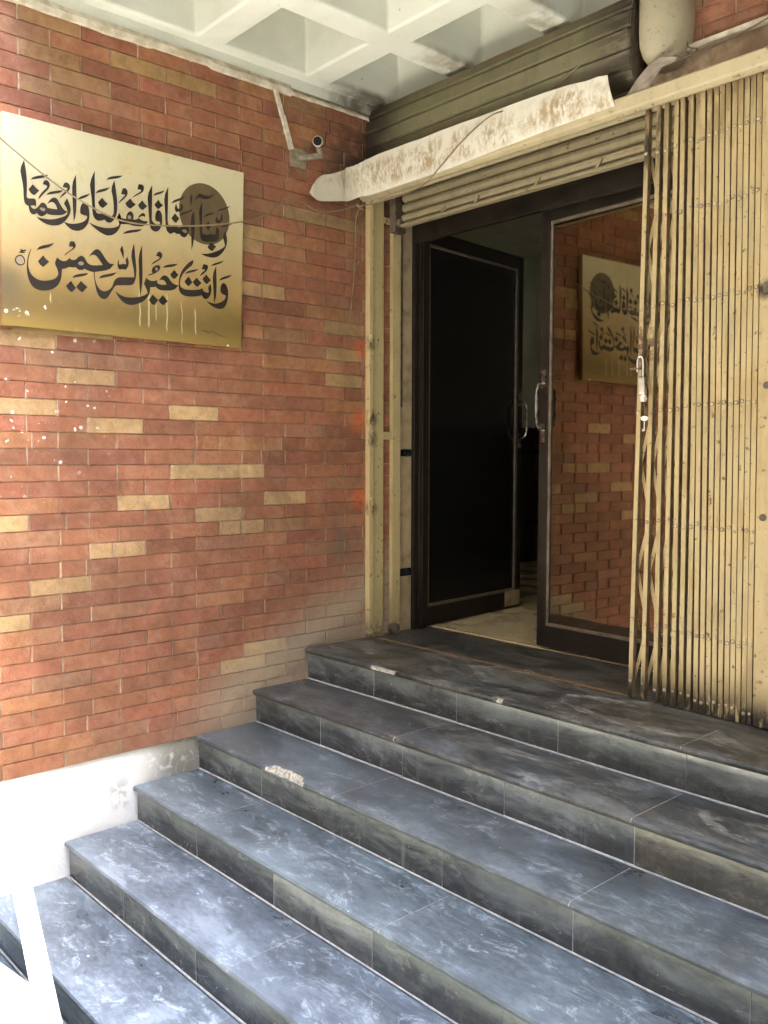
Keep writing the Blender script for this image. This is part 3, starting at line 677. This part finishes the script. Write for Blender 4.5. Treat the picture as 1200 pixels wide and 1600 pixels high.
    ob = m.build('riser', M_RISER, stair)
    wa = ob.data.attributes.new('wear_shade', 'FLOAT', 'POINT')
    for v_ in ob.data.vertices: wa.data[v_.index].value = 0.0 if v_.co.z - 1.1 < zb_ + .05 else 1.0  # foot-to-top ramp for the shading painted on the riser
    # grout: along the foot of the riser, and the seams
    m = MB(); rg_ = []
    x = x_l
    while x <= XE + .001:
        y = NOSE[k] + .022 + bow(x, k); wd = .0032 + .0018 * mnoise.noise((x * 11, k, 9))
        rg_.append([(x, y, zb_ + .005), (x, y - wd, zb_ + .0035), (x, y - wd - .0015, zb_ - .001), (x, y + .004, zb_ - .001)]); x += .03
    m.sweep(rg_, True)
    for i in range(1, len(edges) - 1):
        e = edges[i]; y = NOSE[k] + .0205 + bow(e, k); gw = random.choice((.0003, .0005, .0009))
        m.box((e - gw, y, zb_ + .004), (e + gw, y + .006, zt - .026))
    for s_ in seams:
        yn = NOSE[k] + bow(s_, k); ybk = (yb_ + bow(s_, k - 1)) if k else -.11
        pth = [(yn + .0035, zt - .0195), (yn - .0008, zt - .010), (yn + .004, zt - .0012), (yn + .013, zt + .0004), (ybk - .012, zt + .0004)]
        gw = .0008
        m.sweep([[(s_ - gw, y, z), (s_ + gw, y, z), (s_ + gw, y + .001, z - .002), (s_ - gw, y + .001, z - .002)] for y, z in pth], True)
    m.build('grout', M_GROUT, stair)
# solid core under the treads
m = MB()
for k in range(7): m.box((-2.2 if k >= 5 else .0, NOSE[k] + .15, -1.1), (XE, (NOSE[k-1] + .05) if k else .44, -RISE * k - .03))
m.build('core', M_CONC, stair)
# ================================================================ THINGS
# ---------------------------------------------------------------- calligraphy sign
S = [(-1.829, 2.2375), (-.768, 2.2365), (-.789, 1.4495), (-1.843, 1.448)]
sign = thing('calligraphy_sign', 'cream and gold painted board with two lines of black Arabic calligraphy', 'sign', (.02, -1.3, 1.45))
m = MB(); m.plate([(.006, y, z) for y, z in S], (.0295, 0, 0)); m.build('panel', M_SIGN, sign, bevel=.002)
m = MB(); cy, cz, c_ = -.972, 2.015, 48
m.plate([(.0352, cy + .126 * math.cos(2*math.pi*i/c_), cz + .131 * math.sin(2*math.pi*i/c_)) for i in range(c_)], (.0009, 0, 0)); m.build('brown_disc', M_DISC, sign)
def chaikin(p):
    """round only the gentle corners of a traced letter"""
    n = len(p); out = []
    for i in range(n):
        a, b, c = Vector(p[i-1]), Vector(p[i]), Vector(p[(i+1) % n])
        d1, d2 = (b - a), (c - b)
        if d1.length > 1e-6 and d2.length > 1e-6 and d1.angle(d2) < R_(52):
            out += [tuple(b.lerp(a, .27)), tuple(b.lerp(c, .27))]
        else: out.append(tuple(b))
    return out
def letters(data, x, d):
    m = MB()
    for q in data:
        p = [(q[i] / 10000, q[i+1] / 10000) for i in range(0, len(q), 2)]
        p = chaikin([(a, b) for a, b in p])
        m.plate([(x, a, b) for a, b in p], (d, 0, 0))
    return m
ml = letters(INK, .0358, .0012)
for a, b in (((-.985,1.509),(-.959,1.500)),((-.959,1.500),(-.940,1.511)),((-.940,1.511),(-.914,1.496)),((-.914,1.496),(-.874,1.488))):
    ml.obox((.0362, *a), (.0362, *b), .0008, .002, (1,0,0))
ml.build('lettering', M_INK, sign)
for q in SPOT: letters([q], .0368, .0009).build('letter_counter', M_SPOT, sign)
m = MB(); m.box((.0, -1.80, 1.432), (.022, -1.40, 1.4475)); m.build('backing_batten', M_SIGNEDGE, sign)

# ---------------------------------------------------------------- security camera, conduit, cables
cc = thing('security_camera', 'small white bullet camera on a bracket high on the brick wall', 'camera', (.02, -.43, 2.36))
m = MB(); m.box((0, -.49, 2.335), (.012, -.395, 2.425)); m.build('mount_plate', M_GREYPL, cc, bevel=.004)
m = MB(); m.obox((.006, -.455, 2.376), (.055, -.335, 2.404), .022, .024); m.tube([(.055, -.345, 2.40), (.052, -.350, 2.425), (.050, -.356, 2.45)], .013, 10); m.build('arm', M_GREYPL, cc, bevel=.003)
a, b = Vector((.030, -.335, 2.475)), Vector((.082, -.383, 2.455))
m = MB(); ax = (b - a).normalized()
m.tube([a, a + ax * .004, a + ax * .045, a + ax * .056, a + ax * .066, b + ax * .003], [.016, .022, .024, .025, .025, .0235], 20); body = m.build('body', M_OLDPL, cc, smooth=False, bevel=.002)
m = MB(); m.tube([b + ax * .0005, b + ax * .0065], [.0205, .0205], 20); m.tube([b + ax * .0065, b + ax * .009], [.011, .009], 16); m.build('lens', M_BLACK, body)
m = MB()
m.obox((.006, -.572, 2.668), (.006, -.533, 2.553), .012, .022, (0, 1, .35)); m.obox((.0065, -.531, 2.556), (.0065, -.482, 2.412), .013, .024, (0, 1, .35))
for q in ((.0125,-.545,2.60),(.0125,-.552,2.615),(.0125,-.54,2.575)): m.box((q[0]-.001, q[1]-.004, q[2]-.008), (q[0]+.0006, q[1]+.004, q[2]+.008))
tag(m.build('cable_conduit', M_OLDPL, bevel=.002), 'thin white cable conduit slanting down to the security camera', 'conduit')
pts = [(.07,-1.936,2.195),(.07,-1.849,2.125),(.07,-1.757,2.065),(.07,-1.662,2.009),(.07,-1.562,1.961),(.07,-1.377,1.908),(.07,-1.147,1.927),(.06,-.9,1.979),(.045,-.727,2.035),(.025,-.621,2.088),(.012,-.56,2.14),(.02,-.494,2.17),(.02,-.418,2.169),(.02,-.321,2.148),(.02,-.201,2.177),(.03,-.097,2.218),(.062,-.09,2.211),(.291,-.085,2.203),(.503,-.088,2.218),(.615,-.092,2.27),(.722,-.092,2.334),(.844,-.092,2.39),(.939,-.092,2.415),(.99,-.03,2.44),(1.179,-.02,2.462),(1.30,-.015,2.51),(1.38,.0,2.56),(1.42,.04,2.63)]
m = MB(); m.tube(smooth_path(pts, 5), .0033, 7); tag(m.build('hanging_cable', M_CABLE, smooth=True), 'beige cable sagging across the sign and up over the white strip', 'cable')
pts = [(.03,-.075,2.215),(.012,-.086,2.148),(.010,-.086,2.037),(.010,-.099,1.843),(.010,-.12,1.679),(.008,-.128,1.64)]
m = MB(); m.tube(smooth_path(pts, 5), .0028, 6); m.obox((.035,-.10,2.222),(.04,-.062,2.205),.012,.012)
tag(m.build('wire_tail', M_CABLE, smooth=True), 'loose wire end hanging down the bricks beside the gate post', 'wire')
pts = [(.008,-.50,2.175),(.008,-.47,2.12),(.008,-.45,2.06),(.008,-.40,2.01)]
m = MB(); m.tube(smooth_path(pts, 5), .0018, 6); tag(m.build('thin_wire', M_DKCABLE, smooth=True), 'thin dark wire drooping below the security camera bracket', 'wire')

# ---------------------------------------------------------------- gate post on the left wall
gp = thing('gate_post', 'tall cream painted steel channel fixed to the brick corner', 'post', (.03, .06, 0))
ZR = 2.285
m = MB(); m.box((.0, -.012, .0), (.034, .018, ZR)); m.box((.0, .018, .0), (.022, .098, ZR)); m.build('channel', M_POST, gp, bevel=.003)
m = MB(); m.box((.0, .158, .0), (.024, .218, ZR - .01)); m.build('inner_strip', M_POST, gp, bevel=.003)
m = MB(); m.box((.0, .098, 1.045), (.020, .158, 1.085)); m.build('link_bar', M_POST, gp, bevel=.002)
m = MB(); m.box((.0, .098, 2.17), (.020, .158, 2.20)); m.build('link_bar', M_POST, gp, bevel=.002)
for z in (1.575, .735, 1.115):
    m = MB(); m.tube([(.034, .006, z), (.041, .006, z)], [.012, .009], 12); m.tube([(.036, .006, z - .02), (.036, .006, z - .035)], .006, 8); m.build('hinge_bolt', M_POST, gp)
for z in (1.56, 1.18, .90, .32, .45):
    m = MB(); m.tube([(.0215, .06, z), (.0225, .06, z)], .0055, 8); m.build('screw_hole', M_DARKMETAL, gp)
m = MB(); m.tube([(.012, .165, .03), (.052, .165, .03)], .027, 20); m.tube([(.052, .165, .03), (.060, .165, .03)], .013, 14); m.build('roller', M_DARKMETAL, gp, bevel=.002)

# ---------------------------------------------------------------- tiled jamb beside the door
tj = thing('tiled_jamb', 'narrow beige tiled jamb with black bands beside the doorway', 'jamb', (0, .27, 0))
zz_ = [0, .30, .345, .62, .955, .995, 1.22, 1.6, 2.0, 2.60]
for i in range(len(zz_) - 1):
    m = MB(); m.box((-.2, .2365, zz_[i] + .001), (.004, .318, zz_[i+1] - .001))
    m.build('tile', M_TILEDK if i in (1, 4) else M_TILE, tj, bevel=.0015)
m = MB(); m.box((-.2, .2355, 0.001), (.001, .318, 2.6)); m.build('grout', M_GROUT, tj)
m = MB(); m.box((.004, .229, 1.22), (.011, .244, 2.25)); m.build('edge_trim', M_BRONZE_HI, tj)

# ---------------------------------------------------------------- door frame and doors
YD = .36
fr = thing('door_frame', 'dark bronze metal frame around the double entrance doors', 'door frame', (.9, YD, 0))
m = MB(); m.box((.0, YD - .04, .0), (.026, YD + .06, 2.26)); m.box((.026, YD - .01, .0), (.040, YD + .02, 2.20)); m.build('jamb', M_BRONZE, fr, bevel=.002)
m = MB(); m.box((1.85, YD - .04, .0), (1.90, YD + .06, 2.26)); m.build('jamb', M_BRONZE, fr, bevel=.002)
m = MB(); m.box((.026, YD - .045, 2.10), (1.85, YD - .012, 2.26)); m.build('header', M_BRONZE, fr, bevel=.002)
m = MB(); m.box((.0, YD - .035, 2.262), (1.90, YD + .05, 2.75)); m.build('overpanel', M_BRONZE, fr)
def leaf(name, label, hx, hy, ang, wdt, zlo, zhi, sgn, glass):
    """door leaf hinged at (hx, hy); sgn=+1 extends to +X at ang 0"""
    d = thing(name, label, 'door', (hx, hy, zlo))
    ca, sa = math.cos(ang), math.sin(ang)
    def P(u, v, z): return (hx + sgn * u * ca - v * sa, hy + sgn * u * sa + v * ca, z)
    def bx(mb, u0, u1, v0, v1, z0, z1):
        mb.add([P(u0,v0,z0),P(u1,v0,z0),P(u1,v1,z0),P(u0,v1,z0),P(u0,v0,z1),P(u1,v0,z1),P(u1,v1,z1),P(u0,v1,z1)],
               [(0,3,2,1),(4,5,6,7),(0,1,5,4),(1,2,6,5),(2,3,7,6),(3,0,4,7)])
    T_ = .042; st = .052
    m = MB(); bx(m, 0, st, 0, T_, zlo, zhi); bx(m, wdt - st, wdt, 0, T_, zlo, zhi)
    m.build('stile', M_BRONZE, d, bevel=.003)
    m = MB(); bx(m, st, wdt - st, 0.001, T_ - .001, zlo, zlo + .105); m.build('bottom_rail', M_BRONZE, d, bevel=.002)
    m = MB(); bx(m, st, wdt - st, 0.001, T_ - .001, zhi - .075, zhi); m.build('top_rail', M_BRONZE, d, bevel=.002)
    m = MB(); bx(m, st, wdt - st, .016, .024, zlo + .105, zhi - .075); m.build('glass', glass, d)
    m = MB()
    for v0, v1 in ((.005, .0155), (.0245, .036)):
        bx(m, st, st + .014, v0, v1, zlo + .105, zhi - .075); bx(m, wdt - st - .014, wdt - st, v0, v1, zlo + .105, zhi - .075)
        bx(m, st + .014, wdt - st - .014, v0, v1, zlo + .105, zlo + .122); bx(m, st + .014, wdt - st - .014, v0, v1, zhi - .089, zhi - .075)
    m.build('glazing_bead', M_BRONZE_HI, d, bevel=.002)
    for side, v in ((-1, 0.0), (1, T_)):
        m = MB(); u = wdt - st * .5; z0, z1 = zlo + 1.06, zlo + 1.29
        pth = smooth_path([P(u, v, z0), P(u, v + side * .035, z0 + .008), P(u, v + side * .052, z0 + .05), P(u, v + side * .054, (z0+z1)/2), P(u, v + side * .052, z1 - .05), P(u, v + side * .035, z1 - .008), P(u, v, z1)], 5)
        m.tube(pth, .007, 10)
        bx(m, u - .013, u + .013, min(v, v + side * .005), max(v, v + side * .005), z0 - .06, z0 + .03); bx(m, u - .013, u + .013, min(v, v + side * .005), max(v, v + side * .005), z1 - .03, z1 + .06)
        m.build('handle', M_HANDLE, d, smooth=False)
    return d, P, bx
dl, PL, bxl = leaf('glass_door', 'dark tinted door leaf swung open into the lobby', .045, YD + .005, R_(LEFT_ANG), LEFT_W, .012, 2.185, 1, M_DGLASS)
dr, PR, bxr = leaf('glass_door', 'mirror tinted door leaf standing almost closed and reflecting the brick wall', RIGHT_HX, RIGHT_HY, R_(RIGHT_ANG), RIGHT_W, .024, 2.15, -1, M_GLASS)
m = MB(); bxl(m, LEFT_W - .17, LEFT_W - .01, -.0025, .0, .026, .12); m.build('kick_patch', M_TILE, dl)

# ---------------------------------------------------------------- lobby behind the doors
lb = thing('lobby_room', 'dim lobby with greenish walls and a dark dado behind the doors', 'room', (.8, 2, 0))
m = MB(); m.box((-1.6, 3.4, 0), (3.2, 3.5, 2.75)); m.box((-1.7, .425, 0), (-1.6, 3.5, 2.75)); m.box((3.2, .425, 0), (3.3, 3.5, 2.75)); m.build('wall', M_LOBWALL, lb)
m = MB(); m.box((-1.59, 3.385, 0.002), (3.19, 3.3995, 1.22)); m.box((-1.599, .43, 0.002), (-1.585, 3.384, 1.22)); m.build('dado', M_LOBDADO, lb)
m = MB()
for z in (.34, .98): m.box((-1.58, 3.380, z), (3.18, 3.3845, z + .045)); m.box((-1.5845, .43, z), (-1.580, 3.38, z + .045))
m.build('dado_band', M_TILEDK, lb)
m = MB(); m.box((-1.7, .462, -.2), (3.3, 3.5, .006)); m.build('floor', M_LOBFLOOR, lb)
m = MB(); m.box((-1.7, .425, 2.75), (3.3, 3.5, 2.9)); m.build('ceiling', M_LOBWALL, lb)
m = MB(); m.box((-1.7, .320, 0), (-.0005, .424, 2.9)); m.box((1.902, .30, -.1), (5.0, .424, 2.74)); m.box((-.2, .425, 2.27), (2.0, .428, 2.75)); m.build('front_wall', M_LOBWALL, lb)

# ---------------------------------------------------------------- roller shutter, its roll, the top rail
sh = thing('roller_shutter', 'half raised beige roller shutter with grooved slats above the doors', 'shutter', (.9, .15, 2.15))
m = MB(); prof = []
z = 2.165
while z < 2.62:
    prof += [(.166, z), (.152, z + .007), (.148, z + .022), (.152, z + .037), (.166, z + .044), (.170, z + .047)]; z += .050
m.sweep([[(x, y, zz) for y, zz in prof] for x in (.105, 1.87)], False); m.build('slat_curtain', M_SHUT, sh)
m = MB(); m.box((.105, .135, 2.138), (1.87, .172, 2.152)); m.box((.105, .163, 2.152), (1.87, .172, 2.185)); m.box((.105, .142, 2.186), (1.87, .160, 2.196)); m.build('bottom_bar', M_SHUT, sh, bevel=.002)
for x in (.40, .62, .98, 1.30): 
    m = MB(); m.obox((x, .142, 2.152), (x + .018, .142, 2.187), .012, .014, (1, 0, 0)); m.build('lug', M_SHUT, sh)
m = MB(); m.box((.030, .128, 2.12), (.075, .205, 2.60)); m.tube([(.076, .15, 2.165), (.106, .15, 2.165)], .02, 12); m.build('guide_head', M_DARKMETAL, sh, bevel=.003)
dr_ = thing('shutter_roll', 'rolled green shutter slats under the coffered ceiling, stained dark at both ends', 'shutter', (.78, .2, 2.5))
rows = []
prof = [(.078, 2.300), (.082, 2.312), (.030, 2.362), (.044, 2.373), (.030, 2.385), (.000, 2.432), (.016, 2.442), (.002, 2.452), (-.016, 2.505), (.003, 2.515), (-.010, 2.527), (-.020, 2.580), (-.002, 2.589), (-.016, 2.600), (-.010, 2.650), (.010, 2.660), (.000, 2.672), (.018, 2.716), (.03, 2.722), (.075, 2.748)]
m = MB(); xs_ = [.012 + .01 * 0] + [.012 + 1.53 * i / 40 for i in range(1, 41)]
for x in xs_:
    rows.append([(x, y + .0035 * mnoise.noise((x * 3, i * 2.1, 0)), z + .003 * mnoise.noise((x * 4, i * 3.3, 5))) for i, (y, z) in enumerate(prof)])
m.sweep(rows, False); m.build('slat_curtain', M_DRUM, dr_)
for x in (.010, 1.541):
    m = MB(); m.plate([(x, y + .006, z) for y, z in prof] + [(x, .3, 2.74), (x, .3, 2.30)], (.004, 0, 0)); m.build('end_plate', M_DARKMETAL, dr_)
rl = thing('gate_rail', 'long cream steel rail over the gate and doors', 'rail', (1.5, -.04, 2.25))
m = MB(); x0, x1 = .004, 3.4
prof = [(-.050, 2.262), (-.056, 2.268), (-.056, 2.312), (-.050, 2.318), (.030, 2.322), (.034, 2.316), (-.028, 2.310), (-.028, 2.276), (-.012, 2.270), (-.012, 2.256), (-.030, 2.254)]
m.sweep([[(x, y, z) for y, z in prof] for x in (x0, .6, 1.3, 2.0, 2.7, x1)], True); m.build('channel', M_RAIL, rl, bevel=.0015)
m = MB(); m.box((x0, .012, 2.254), (x1, .02, 2.309)); m.build('back_flange', M_RAIL, rl)
# white peeling strip in front of the rail
top = [(.03,-.392,2.226),(.04,-.375,2.268),(.03,-.325,2.315),(.03,-.20,2.365),(.015,-.15,2.395),(.05,-.09,2.425),(.10,-.068,2.444),(.35,-.062,2.447),(.633,-.06,2.446),(.9,-.06,2.443),(1.177,-.06,2.439),(1.35,-.06,2.427),(1.482,-.064,2.414)]
bot = [(.032,-.390,2.220),(.034,-.370,2.205),(.030,-.325,2.198),(.030,-.20,2.222),(.030,-.15,2.232),(.045,-.085,2.262),(.10,-.062,2.263),(.35,-.060,2.264),(.635,-.06,2.264),(.9,-.06,2.275),(1.18,-.06,2.284),(1.36,-.06,2.288),(1.515,-.06,2.290)]
TP, BP = smooth_path(top, 6), smooth_path(bot, 6)
m = MB(); rings = []
for i, (a, b) in enumerate(zip(TP, BP)):
    mid = (a + b) / 2; out_ = Vector((.3 if i < 20 else 0, -1, 0)).normalized()
    bl = .006 + .004 * mnoise.noise((i * .23, 0, 0))
    a2 = a + out_ * (.003 * mnoise.noise((i * .4, 2, 0))) + Vector((0, 0, .004 * mnoise.noise((i * .35, 7, 0))))
    f_ = [a2.lerp(b, t_) + out_ * bl * math.sin(t_ * math.pi) for t_ in (0, .25, .5, .75, 1)]
    rings.append(f_ + [p - out_ * .004 for p in f_[::-1]])
m.sweep(rings, True); tag(m.build('peeling_strip', M_STRIP, smooth=False), 'white laminate strip with brown glue stains hanging along the gate rail', 'strip')
m = MB(); fl = [(1.545,-.035,2.318),(1.60,-.045,2.366),(1.65,-.05,2.398),(1.70,-.055,2.410),(1.765,-.05,2.392),(1.745,-.045,2.384),(1.70,-.05,2.376),(1.665,-.05,2.345),(1.655,-.045,2.322),(1.635,-.04,2.320)]
m.plate(fl, (.004, .006, 0)); tag(m.build('tin_flap', M_FLAP), 'bent grey tin flap sticking up from the rail below the cream pipe', 'sheet metal')
# cream column end
m = MB(); rings = []
for z, s in ((2.80, 1), (2.56, 1), (2.51, .97), (2.47, .84), (2.435, .60), (2.42, .3)):
    rings.append([(1.653 + .100 * s * math.cos(t_), .075 + (.115 * (.35 + .65 * s)) * math.sin(t_), z) for t_ in [2 * math.pi * i / 28 for i in range(28)]])
m.sweep(rings, True); tag(m.build('cream_downpipe', M_PIPE, smooth=True), 'thick cream painted pipe ending in a rounded stub above the rail', 'pipe')
# brickwork above the gate
ub = thing('upper_brick_wall', 'band of red brickwork with a cream ledge above the folding gate', 'wall', (2.6, .1, 2.45))
m = MB(); brick_face(m, 1.70, 5.0, 2.485, 2.745, lambda u, v, w_: (u, .10 - w_, v), 1.66, False); m.build('brickwork', M_BRICK, ub)
m = MB(); m.box((1.56, .1045, 2.36), (5.0, .298, 2.748)); m.build('mortar', M_MORTAR, ub)
m = MB(); m.box((1.70, .075, 2.462), (5.0, .104, 2.483)); m.build('ledge', M_CORNICE, ub, bevel=.003)
m = MB(); m.tube(smooth_path([(1.72,.09,2.62),(1.74,.07,2.54),(1.745,.06,2.47),(1.80,.03,2.43),(1.74,.02,2.41),(1.70,.03,2.44),(1.78,.03,2.415),(1.95,.05,2.44),(2.2,.07,2.50)], 6), .0032, 6)
tag(m.build('loose_wire', M_DKCABLE, smooth=True), 'tangled dark wire looped beside the cream pipe above the rail', 'wire')

# ---------------------------------------------------------------- folding gate
GB = [1.593,1.647,1.702,1.741,1.779,1.811,1.842,1.869,1.896,1.919,1.944,1.966,1.991,2.012,2.033,2.055,2.076]
GT = [1.622,1.665,1.702,1.739,1.767,1.799,1.824,1.844,1.868,1.891,1.914,1.937,1.961,1.983,2.004,2.027,2.049]
for i in range(14): GB.append(2.165 + i * .0222); GT.append(2.135 + i * .0222)
ROWS = [.055, .295, .70, 1.14, 1.53, 1.86, 2.10]
ROWSLOPE = [-.05, -.05, -.03, .06, .02, .02, .02]
gate = thing('folding_gate', 'yellow cream collapsible steel gate pushed together in front of the doors', 'gate', (1.85, .02, 0))
def bx_at(i, z): return GB[i] + (GT[i] - GB[i]) * z / 2.26
for i in range(len(GB)):
    m = MB(); hw = .0093; rings = []
    gy = (.0 if i % 2 == 0 else .003) + jit(.0012); lean = jit(.002)
    for q in range(13):
        z = .006 + (2.262 - .006) * q / 12; x = bx_at(i, z) + .002 * mnoise.noise((i * 3.1, z * 1.3, 0)); y = gy + .0015 * mnoise.noise((i * 5.7, z, 3)) + lean * z
        rings.append([(x - hw, y + .022, z), (x - hw, y + .0016, z), (x - hw + .0012, y, z), (x + hw - .0012, y, z), (x + hw, y + .0016, z), (x + hw, y + .022, z)])
    m.sweep(rings, True)
    for q in range(12):
        for kk in (0, 4): m.mi[q * 6 + kk] = 3
    for zr, sl in zip(ROWS, ROWSLOPE):
        if 17 <= i and zr > 1.6: continue
        z = zr + (bx_at(i, zr) - 1.9) * sl + jit(.009); x = bx_at(i, z) + jit(.0015); r = random.choice((.0052, .0060, .0068))
        y0 = gy + .0015 * mnoise.noise((i * 5.7, z, 3)) + lean * z
        m.cur = 2; m.tube([(x, y0 + .002, z), (x, y0 - .0004, z)], min(hw - .0006, r + random.uniform(.0, .003)), 12); m.cur = 1
        m.tube([(x, y0 + .002, z), (x, y0 - .0014, z), (x, y0 - .0038, z), (x, y0 - .0046, z)], [r, r, r * .7, r * .3], 10)
    m.cur = 0; m.build('bar', [M_GATE, M_RIVET, M_RING, M_BARSIDE], gate)
# lattice strips between the spread bars
def strip(p, q, y):
    m = MB(); m.obox((p[0], y, p[1]), (q[0], y, q[1]), .0145, .003, (0, 1, 0)); m.build('lattice_strip', M_GATE, gate)
LV = [.06, .50, .92, 1.34, 1.74, 2.08]
for i in range(0, 7):
    for k in range(len(LV) - 1):
        if k % 2 == i % 2 or True:
            a, b = LV[k] + jit(.01), LV[k + 1] + jit(.01)
            strip((bx_at(i, a), a), (bx_at(i + 1, (a + b) / 2), (a + b) / 2), .0255)
            strip((bx_at(i, b), b), (bx_at(i + 1, (a + b) / 2), (a + b) / 2), .0295)
m = MB(); m.plate([(2.090, -.006, .006), (2.150, -.006, .006), (2.126, -.006, 2.25), (2.063, -.006, 2.25)], (0, .030, 0))
m.build('lock_post', M_GATE, gate, bevel=.004)
m = MB(); m.box((2.086, -.0085, 1.515), (2.118, -.0062, 1.545)); m.build('lock_hole', M_DARKMETAL, gate)
for z in (1.20, .745):
    m = MB(); m.tube([(2.108, -.0062, z), (2.108, -.0085, z)], .013, 14); m.build('lock_hole', M_DARKMETAL, gate)
m = MB(); m.box((1.588, -.0365, 1.288), (1.632, -.0052, 1.294)); m.build('hasp', M_DARKMETAL, gate, bevel=.001)
m = MB(); m.box((1.612, -.012, 1.235), (1.648, -.0062, 1.262)); m.build('staple_plate', M_DARKMETAL, gate, bevel=.001)
m = MB(); m.obox((1.596, -.02, 1.345), (1.596, -.02, 1.296), .010, .006); m.build('hook', M_STEEL, gate, bevel=.001)
m = MB(); m.box((1.575, .022, .003), (3.3, .030, .0075)); m.build('foot_strip', M_DARKMETAL, gate)
pk = thing('padlock', 'long silver padlock hanging on the hasp of the folding gate', 'padlock', (1.64, -.03, 1.2))
m = MB(); pth = smooth_path([(1.618,-.03,1.276),(1.618,-.03,1.315),(1.622,-.03,1.332),(1.633,-.03,1.334),(1.641,-.03,1.315),(1.642,-.03,1.25)], 6); m.tube(pth, .0045, 10); m.build('shackle', M_CHROME, pk, smooth=True)
m = MB(); m.obox((1.640,-.03,1.256),(1.643,-.03,1.192),.020,.026,(1,0,0)); m.build('body', M_STEEL, pk, bevel=.004)
m = MB(); m.tube([(1.645,-.032,1.192),(1.646,-.032,1.186),(1.648,-.032,1.172),(1.648,-.032,1.164)], [.006,.0125,.013,.010], 14); m.build('key_head', M_WHITEPL, pk)
ky = thing('hanging_key', 'small key with an oval white tag hanging below the padlock', 'key', (1.655, -.035, 1.06))
m = MB(); m.tube([(1.650,-.034,1.165),(1.653,-.034,1.14),(1.655,-.034,1.115)], .0012, 6); m.build('string', M_DKCABLE, ky)
m = MB(); m.plate([(1.655 + .016*math.cos(2*math.pi*i/20), -.036, 1.100 + .0095*math.sin(2*math.pi*i/20)) for i in range(20)], (0, .004, 0)); m.build('tag_disc', M_WHITEPL, ky)
m = MB(); m.box((1.6535,-.0355,1.052),(1.6575,-.0335,1.092)); m.box((1.645,-.0355,1.052),(1.6535,-.0335,1.055)); m.box((1.648,-.0355,1.058),(1.6535,-.0335,1.061)); m.build('blade', M_CHROME, ky)
m = MB(); rows = []
for i in range(61):
    x = .03 + 1.56 * i / 60; a = .004 * mnoise.noise((x * 7, 0, 0)); b = .004 * mnoise.noise((x * 7, 5, 0))
    rows.append([(x, .018 + a, .0008), (x, .022 + a, .0032), (x, .040 + b, .0030), (x, .044 + b, .0008)])
m.sweep(rows, False); tag(m.build('floor_track', M_RUST), 'rusty gate track set across the stone landing', 'track')

# ---------------------------------------------------------------- white boards, placeholder for an unidentified white shape at the lower left
tr = thing('white_placeholder', 'white painted boards standing in for an unidentified white shape at the lower left end of the steps', 'placeholder', (.6, -2.1, -.93))
m = MB(); m.plate([(.50,-2.04,-.17),(.62,-2.04,-.17),(1.13,-2.04,-.945),(.93,-2.04,-.945)], (0, -.025, 0)); m.build('placeholder_leg', M_WHITE, tr, bevel=.002)
m = MB(); m.plate([(.45,-2.045,-.20),(.56,-2.045,-.20),(.14,-2.045,-.945),(.02,-2.045,-.945)], (0, -.02, 0)); m.build('placeholder_leg', M_WHITE, tr, bevel=.002)
m = MB(); m.plate([(.20,-2.066,-.80),(.95,-2.066,-.655),(1.02,-2.066,-.90),(.20,-2.066,-.945)], (0, -.018, 0)); m.build('board', M_WHITE, tr, bevel=.002)
# parent world locations of mesh children are relative to their Empty already
